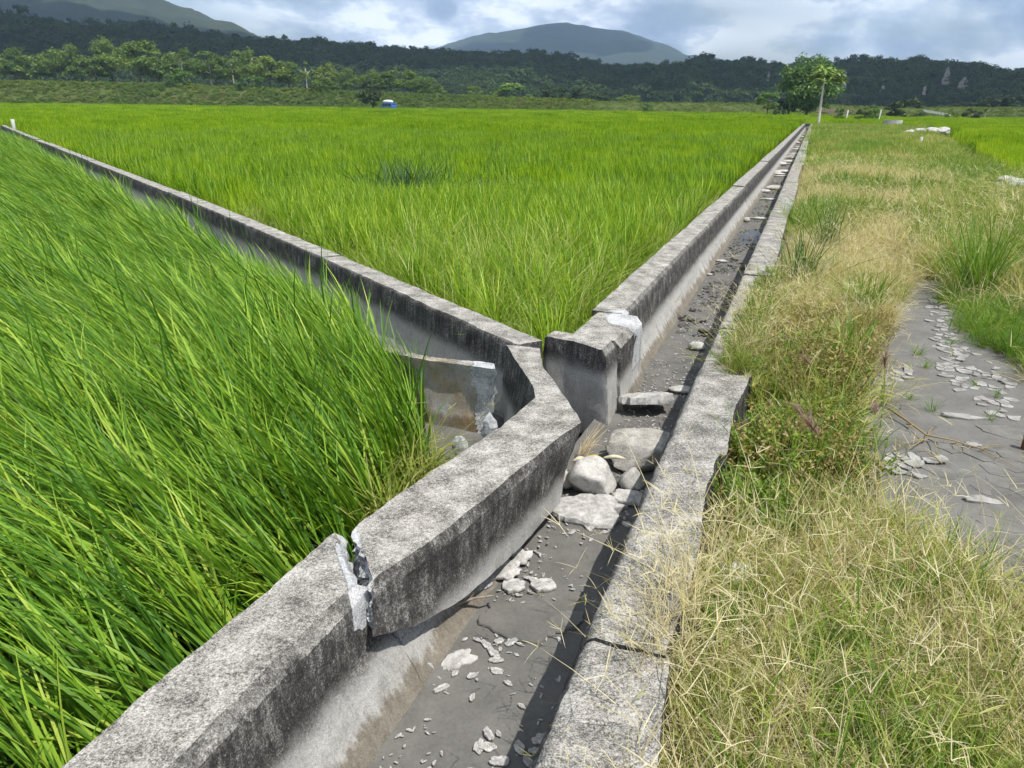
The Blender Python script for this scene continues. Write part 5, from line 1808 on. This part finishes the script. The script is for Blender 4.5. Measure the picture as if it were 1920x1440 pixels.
for k, (x, yb, yt, w_, lb) in enumerate([(332, 162, 128, 44, 'light green bush in front of the tree row, under the tenth tree'), (608, 174, 146, 46, 'round green bush on the embankment right of the slender tree'), (470, 168, 140, 44, 'dark round bush in front of the tree row, left of the slender tree'), (820, 182, 158, 30, 'small bush at the right end of the tree row'),
                                       (955, 190, 156, 62, 'large round bush on the embankment near the picture centre'), (890, 186, 162, 26, 'narrow bush just left of the large round one at centre'), (1035, 194, 163, 52, 'dark green bush right of the large round centre one'), (1085, 195, 165, 34, 'upright dark bush, second right of the centre one'), (1125, 196, 172, 44, 'low wide dark bush, third right of the centre one'), (1178, 198, 178, 36, 'low bush at the right end of the embankment bushes'), (1213, 210, 193, 20, 'little round bush at the field edge near the centre right')]):
    tree(x, yb, yt, w_ * 1.1, 225 if x < 1200 else 180, ('bush%d' if k % 2 else 'bright%d') % (k % 3) if k not in (6, 7, 8) else 'dark%d' % (k % 3), lb, 'bushes on the embankment', crown_from=0.0, name='bush', trunk=False)
tree(701, 201, 150, 50, 186, 'dark0', 'dark round-crowned tree beside the blue van at the field edge', crown_from=.22, zb=-.5)
tree(1509, 216, 107, 92, 148, 'big', 'large round leafy tree behind the far end of the channel', crown_from=.16, zb=-.5)
tree(1480, 216, 140, 36, 152, 'dark1', 'dark lower tree joined to the left of the large round tree', crown_from=.18, zb=-.5)
tree(1437, 216, 173, 36, 146, 'bright1', 'small bright tree with two stems left of the large one', crown_from=.38, zb=-.5)
for k, (x, yb, yt, w_, dist, cr, lb) in enumerate([(1460, 217, 200, 18, 140, 'dark2', 'small dark bush between the small bright tree and the large tree'), (1579, 221, 203, 22, 112, 'bright2', 'small pale bush next to the left white post'), (1632, 219, 197, 26, 112, 'bright0', 'upright bright shrub left of the second white post'), (1616, 221, 206, 22, 112, 'dark0', 'brownish low shrub left of the upright bright shrub'), (1694, 218, 184, 50, 150, 'dark1', 'dark spreading bush in front of the white barrier'), (1822, 219, 204, 24, 140, 'dark2', 'round bush alone right of the white barrier'), (1787, 218, 208, 20, 140, 'bush1', 'low bush at the lower end of the white barrier')]):
    tree(x, yb, yt, w_ * 1.1, dist, cr, lb, None, crown_from=0.0, name='bush', trunk=False, zb=-.5)
tree(1848, 221, 195, 13, 130, 'slim', 'spindly sapling with a pale stem at the right', crown_from=.55, zb=-.5, pale=True)
for k, (x, yt, w_) in enumerate([(1852, 182, 34), (1876, 178, 42), (1902, 179, 36), (1928, 181, 40), (1812, 192, 34), (1780, 195, 26), (1830, 190, 22)]):
    tree(x, 208, yt, w_ * 1.1, 240, 'dark%d' % (k % 3), ['dark tree at the left of the clump on the far right', 'tallest dark tree of the clump on the far right', 'third dark tree of the clump on the far right', 'dark tree cut by the right frame edge', 'low dark tree left of the far right clump', 'lowest dark bushy tree left of the far right clump', 'small dark tree between the low ones and the far right clump'][k], 'dark trees on the far right', crown_from=.05, trunk=False)

M['papaya'] = leaf_mat('papaya_leaf', [(0, (.14, .25, .05)), (1, (.34, .46, .14))], .35, 1.2, .45, .4)
# papaya at the end of the channel
pb = D(1533, 240, 78)
pb[2] = -.35
ptop = D(1546, 146, 78)
e = empty('papaya_tree', pb, label='tall papaya tree with a thin pale trunk at the far end of the channel', cat='tree')
u = np.linspace(0, 1, 9)
c = np.stack([(ptop[0] - pb[0]) * u ** 1.1, (ptop[1] - pb[1]) * u, (ptop[2] - pb[2]) * u], 1)
V, Q, T = tube(c, np.linspace(.15, .08, 9), 8)
obj('trunk', mk_mesh('trunk', V, Q, T, mats=[M['pale_bark']]), e)
mb = MB()
r4 = np.random.default_rng(3)
for k in range(34):
    ph, el = r4.uniform(0, TWO), r4.uniform(-.3, 1.2)
    L = r4.uniform(.25, 1.6)
    p0 = c[-1]
    dirh = np.array([math.cos(ph) * math.cos(el), math.sin(ph) * math.cos(el), math.sin(el)])
    p1 = p0 + dirh * L
    mb.add(*tube([p0, (p0 + p1) / 2 + (0, 0, .1), p1], [.02, .015, .01], 4, False))
    for q in range(9):
        a_ = r4.normal(0, .9)
        d2 = np.array([math.cos(ph + a_), math.sin(ph + a_), -.35 + r4.normal(0, .25)])
        b_ = np.cross(d2, (0, 0, 1.0))
        b_ /= np.linalg.norm(b_)
        l_ = r4.uniform(.6, .95)
        mb.add(np.array([p1, p1 + d2 * l_ * .5 - b_ * .16, p1 + d2 * l_, p1 + d2 * l_ * .5 + b_ * .16]), [(0, 1, 2, 3)], None, 0, np.full(4, .55 + .45 * r4.random()))
cr = obj('crown', mb.mesh('crown', [M['papaya']], False), e)
side = c[-1] + np.array([.9, 0, -.05])
mb = MB()
for k in range(14):
    ph = r4.uniform(0, TWO)
    p1 = side + np.array([r4.uniform(-.1, 1.1), r4.normal(0, .4), r4.normal(.05, .35)])
    for q in range(8):
        d2 = np.array([math.cos(ph + q), math.sin(ph + q), -.5 + r4.normal(0, .25)])
        b_ = np.cross(d2, (0, 0, 1.0))
        b_ /= np.linalg.norm(b_)
        l_ = r4.uniform(.25, .45)
        mb.add(np.array([p1, p1 + d2 * l_ * .5 - b_ * .07, p1 + d2 * l_, p1 + d2 * l_ * .5 + b_ * .07]), [(0, 1, 2, 3)], None, 0, np.full(4, r4.random()))
mb.add(*tube([c[-1], side + (.6, 0, .1)], [.03, .012], 5), 0)
obj('side_branch', mb.mesh('side_branch', [M['papaya']], False), e)

# shrubs and tall grass on the embankment
r5 = np.random.default_rng(6)
n = 11000
ia = r5.uniform(0, len(px) - 1.01, n)
iu = r5.uniform(.6, 6.2, n)
a0, u0 = ia.astype(int), iu.astype(int)
fa, fu = (ia - a0)[:, None], (iu - u0)[:, None]
p = BANKV[a0, u0] * (1 - fa) * (1 - fu) + BANKV[a0 + 1, u0] * fa * (1 - fu) + BANKV[a0, u0 + 1] * (1 - fa) * fu + BANKV[a0 + 1, u0 + 1] * fa * fu
g = fbm(p * .06, 3, 80)
bk = [crown_mesh(1200 + k, 260, .10, 8, 'bank_leaf' if k < 4 else 'tree_dark', (1, 1, .55)) for k in range(0)]
M['bank_leaf'] = leaf_mat('bank_leaf', [(0, (.07, .13, .022)), (.6, (.15, .23, .04)), (1, (.25, .30, .075))], .25, 1.1, .6, .2, .5)
M['bank_dry'] = leaf_mat('bank_dry', [(0, (.12, .12, .04)), (1, (.30, .26, .12))], .25, 1.1, .6, .2, .5)
bk = [crown_mesh(1200 + k, 200, .07, 8, 'bank_leaf' if k < 5 else ('bank_dry' if k == 5 else 'tree'), (1, 1, .5)) for k in range(8)]
idx = np.where(g > .2, r5.integers(6, 8, n), r5.integers(0, 6, n))
sc = r5.uniform(.6, 1.7, n) * np.where(g > .15, 1.3, 1.0)
right = p[:, 0] > 20
sc = np.where(right, sc * .55, sc)
scatter('bank_shrubs', p - (0, 0, .15), np.stack([np.zeros(n), np.zeros(n), r5.uniform(0, TWO, n)], 1), sc, idx, bk, 'rough green shrubs and tall grass covering the embankment', 'shrubs')

# forest on the ridge
n = 12000
az = r5.uniform(R(-42), R(42), n)
uu = r5.uniform(.02, .80, n) ** .85
p = hill_at(az, uu)
ok = np.ones(n, bool)
for (a_, u_, da, du) in SCARS:
    ok &= ~((np.abs(az - a_) < da * 1.15) & (np.abs(uu - u_) < du * 1.5))
p = p[ok]
n = len(p)
ft_ = [crown_mesh(1300 + k, 900, .05, 16, 'forest', (1, 1, .85), .40, .5) for k in range(6)]
scatter('forest', p - (0, 0, 1.5), np.stack([r5.normal(0, .1, n), r5.normal(0, .1, n), r5.uniform(0, TWO, n)], 1), r5.gamma(16, .56, n) * np.where(r5.random(n) < .02, 1.35, 1.0), r5.integers(0, 6, n), ft_, 'dense dark forest covering the long ridge', 'forest')

# ------------------------------------------------------------------ far small things
# blue van with a white load on its roof
vb = D(728, 199, 180)
vb[2] = -.45
van = empty('van', vb, label='small blue van with a white load on its roof at the field edge', cat='van')
prof = [(-1.7, .35), (1.6, .35), (1.75, .6), (1.7, 1.0), (1.25, 1.15), (.85, 1.75), (-1.6, 1.8), (-1.78, 1.2)]
w2 = .78
V = np.array([(x, -w2, z) for x, z in prof] + [(x, w2, z) for x, z in prof])
n = len(prof)
mb = MB()
mb.add(V, [(k, (k + 1) % n, n + (k + 1) % n, n + k) for k in range(n)])
for off, fl in ((0, 1), (n, -1)):
    cc = V[off:off + n].mean(0)
    mb.add(np.concatenate([V[off:off + n], [cc]]), None, [(k, (k + 1) % n, n) if fl < 0 else ((k + 1) % n, k, n) for k in range(n)])
van.rotation_euler = (0, 0, R(-35 + 180))
obj('body', mb.mesh('body', [M['car_blue']], False), van)
for sgn in (-1, 1):
    for xa, xb in ((-1.45, -.55), (-.45, .35), (.42, 1.0)):
        V, Q = box((xa + xb) / 2, sgn * (w2 + .003), 1.42, xb - xa, .02, .42)
        obj('window', mk_mesh('window', V, Q, mats=[M['car_glass']], smooth_=False), van)
V, Q = box(-1.69, 0, 1.45, .03, 1.25, .42)
obj('rear_window', mk_mesh('rear_window', V, Q, mats=[M['car_glass']], smooth_=False), van)
V = np.array([(1.24, -.66, 1.2), (1.24, .66, 1.2), (.9, .62, 1.7), (.9, -.62, 1.7)]) + (.03, 0, .02)
obj('windscreen', mk_mesh('windscreen', np.concatenate([V, V - (.03, 0, .02)]), [(0, 1, 2, 3), (4, 7, 6, 5), (0, 4, 5, 1), (2, 6, 7, 3)], mats=[M['car_glass']], smooth_=False), van)
for x in (-1.1, 1.1):
    for sgn in (-1, 1):
        V, Q, T = tube([(x, sgn * (w2 - .12), .3), (x, sgn * (w2 + .04), .3)], [.3, .3], 14)
        obj('wheel', mk_mesh('wheel', V, Q, T, mats=[M['rubber']], sharp=40), van)
for sgn in (-1, 1):
    V, Q = box(-1.76, sgn * .62, .95, .04, .16, .26)
    obj('tail_light', mk_mesh('tail_light', V, Q, mats=[M['rust']], smooth_=False), van)
V, Q = box(-1.76, 0, .5, .10, 1.5, .2)
obj('bumper', mk_mesh('bumper', V, Q, mats=[M['white_paint']], smooth_=False), van)
V, T = ICO[3]
V = V * (1 + .15 * fbm(V * 2, 3, 2))[:, None] * (1.2, .7, .38)
obj('roof_load', mk_mesh('roof_load', V, T=T, mats=[M['white_paint']]), None, vb + (0, 0, 2.1), label='white wrapped load on the roof of the blue van', cat='load')

# concrete ring (well head)
cb = P(1672, 240, -.25)
cb[2] = -.3
ang = np.linspace(0, TWO, 36, endpoint=False)
V, Q = [], []
for r_, z_ in ((.85, 0), (.85, .78), (.72, .78), (.72, 0)):
    V.append(np.stack([np.cos(ang) * r_, np.sin(ang) * r_, np.full(36, z_)], 1))
for l in range(4):
    for j in range(36):
        Q.append((l * 36 + j, l * 36 + (j + 1) % 36, ((l + 1) % 4) * 36 + (j + 1) % 36, ((l + 1) % 4) * 36 + j))
V = np.concatenate(V)
obj('concrete_ring', mk_mesh('concrete_ring', V + .008 * vfbm(V * 5, 3, 2), Q, mats=[plain('grey_cement', (.44, .43, .40), .9, .1, 3, .3)], sharp=35), None, cb, label='round grey concrete well ring standing at the edge of the rice', cat='well ring')


def post(x, y, h, r_, dist, lean, label, mat_='white_paint', cat='post'):
    b0 = D(x, y, dist)
    b0[2] = -.5 if dist > 60 else -.28
    V, Q, T = tube([(0, 0, 0), (lean * h * .5, 0, h * .5), (lean * h, 0, h * .985), (lean * h, 0, h)], [r_, r_, r_, r_ * .8], 8)
    obj('post', mk_mesh('post', V, Q, T, mats=[M[mat_]], sharp=40), None, b0, label=label, cat=cat)


post(1587, 219, 1.75, .075, 108, .06, 'left of two pale leaning posts by the far shrubs')
post(1648, 219, 1.85, .075, 108, .09, 'right of two pale leaning posts by the far shrubs')
post(1724, 279, .55, .06, 38, .02, 'short white marker pipe in the verge grass')
post(27, 243, .62, .10, 46, 0, 'small white post end at the far end of the side channel wall')
post(1615, 205, 2.6, .10, 200, 0, 'tiny white post far off before the cliff')

# white barrier on the ramp
e0 = D(1716, 205, 185)
e1 = D(1783, 216, 150)
be = empty('road_barrier', (e0[0], e0[1], e0[2] - .6), label='white segmented barrier descending beside the dark bush', cat='barrier')
for k in range(12):
    a_ = e0 + (e1 - e0) * (k / 12)
    b_ = e0 + (e1 - e0) * ((k + .72) / 12)
    c_ = (a_ + b_) / 2 - np.array(be.location)
    V, Q = box(c_[0], c_[1], c_[2], np.linalg.norm((b_ - a_)[:2]), .25, .42, math.atan2(b_[1] - a_[1], b_[0] - a_[0]))
    obj('barrier_block', mk_mesh('barrier_block', V, Q, mats=[M['white_paint']], smooth_=False), be)
V = np.array([e0 + (-6, 0, -.75), e1 + (3, 0, -.8), e1 + (3, 8, -.6), e0 + (-6, 8, -.35), e0 + (-6, -3, -2.8), e1 + (3, -2, -1.6)])
obj('ramp', mk_mesh('ramp', V, [(0, 1, 2, 3), (4, 5, 1, 0)], mats=[M['bank']], smooth_=False), label='grassy ramp carrying the white barrier', cat='ramp', kind='structure')
V, Q = box(0, 0, .35, 9, .5, .7)
wb = D(1642, 205, 190)
obj('low_wall', mk_mesh('low_wall', V, Q, mats=[M['white_paint']], smooth_=False), None, wb - (0, 0, .3), label='low pale wall left of the dark spreading bush', cat='wall')

# rubble on the verge
k = 0
for (x, y, sx, sy, n_, dist_z, size, lb, grp) in [(1702, 255, 12, 3, 9, -.2, .75, 'pale rubble stone in the left heap before the right rice field', 'rubble heap left'), (1752, 250, 14, 2.5, 9, -.2, .7, 'pale rubble stone in the heap reaching into the right rice field', 'rubble heap right'), (1898, 364, 12, 8, 10, -.22, .60, 'pale rubble stone at the right frame edge', 'rubble at the frame edge'), (1642, 219, 8, 1.5, 5, -.45, .6, 'white stone below the right leaning post', 'stones below the post'), (1572, 221, 6, 1, 3, -.45, .5, 'white stone below the small pale bush', 'stones below the bush')]:
    for _ in range(n_):
        xx, yy = x + r5.normal() * sx, y + r5.normal() * sy * .5
        s_ = size * r5.uniform(.5, 1.2)
        o = obj('rubble_stone', stone_mesh('rubble_stone', (s_ * 1.3, s_, s_ * .7), 500 + k, M['rock_pale'], 2, .2, angular=1.0), None, P(xx, yy, dist_z), label=lb, cat='stone', group=grp)
        o.rotation_euler = (0, 0, r5.uniform(0, 6))
        k += 1
mud_heap = stone_mesh('earth_heap', (9, 3, 2.2), 601, M['verge'], 4, .3)
obj('earth_heap', mud_heap, None, D(1560, 216, 165) * (1, 1, 0) + (0, 0, -.6), label='low brown earth heap behind the two leaning posts', cat='heap')
V, Q = box(0, 0, .2, 3.2, 1.2, .5)
obj('stone_bench', mk_mesh('stone_bench', V, Q, mats=[M['rock']], smooth_=False), None, D(1485, 216, 140) * (1, 1, 0) + (0, 0, -.5), label='low grey slab under the large round tree', cat='slab')

# ------------------------------------------------------------------ unseen cloud deck added to shade the ridge, and air
cm, nt, b = new_mat('shade_cloud_white')
b.inputs['Base Color'].default_value = (.9, .9, .92, 1)
b.inputs['Roughness'].default_value = 1
tr_ = node(nt, 'ShaderNodeBsdfTranslucent', {'Color': (.8, .82, .86, 1)})
ms = node(nt, 'ShaderNodeMixShader', {0: .12, 1: b.outputs[0], 2: tr_.outputs[0]})
nt.links.new(ms.outputs[0], nt.nodes['Material Output'].inputs[0])
mb = MB()
r6 = np.random.default_rng(12)
k = 0
while k < 127:  # puffs stay out of view, placed so their shade darkens ridge and mountains
    cx, cy = (r6.uniform(-900, 1500), r6.uniform(60, 1300)) if k < 115 else (r6.uniform(-2400, 2400), r6.uniform(1200, 3900))
    shx, shy = cx - 340, cy + 285        # where its shade falls
    if math.hypot(shx, shy) < 525:
        continue
    V, T = ICO[3]
    f_ = 1.0 if k < 115 else 1.9
    V = V * (1 + .3 * fbm(V * 2 + k, 4, k))[:, None] * (r6.uniform(150, 230) * f_, r6.uniform(130, 190) * f_, r6.uniform(40, 70))
    mb.add(V + (cx, cy, 860 + r6.uniform(0, 60)), None, T)
    k += 1
obj('cloud', mb.mesh('cloud', [cm]), label='unseen cloud deck added above the frame to shade the ridge', cat='cloud', kind='stuff')

hm = bpy.data.materials.new('haze')
hm.use_nodes = True
nt = hm.node_tree
nt.nodes.clear()
pv = node(nt, 'ShaderNodeVolumePrincipled', {'Color': (.52, .74, 1.0, 1), 'Density': HAZE, 'Anisotropy': .1})
out = node(nt, 'ShaderNodeOutputMaterial', {'Volume': pv.outputs[0]})
V, Q = box(0, 2600, 349, 11000, 5600, 702)
obj('haze', mk_mesh('haze', V, Q, mats=[hm], smooth_=False), label='thin blue haze in the air over the valley', cat='haze', kind='stuff')
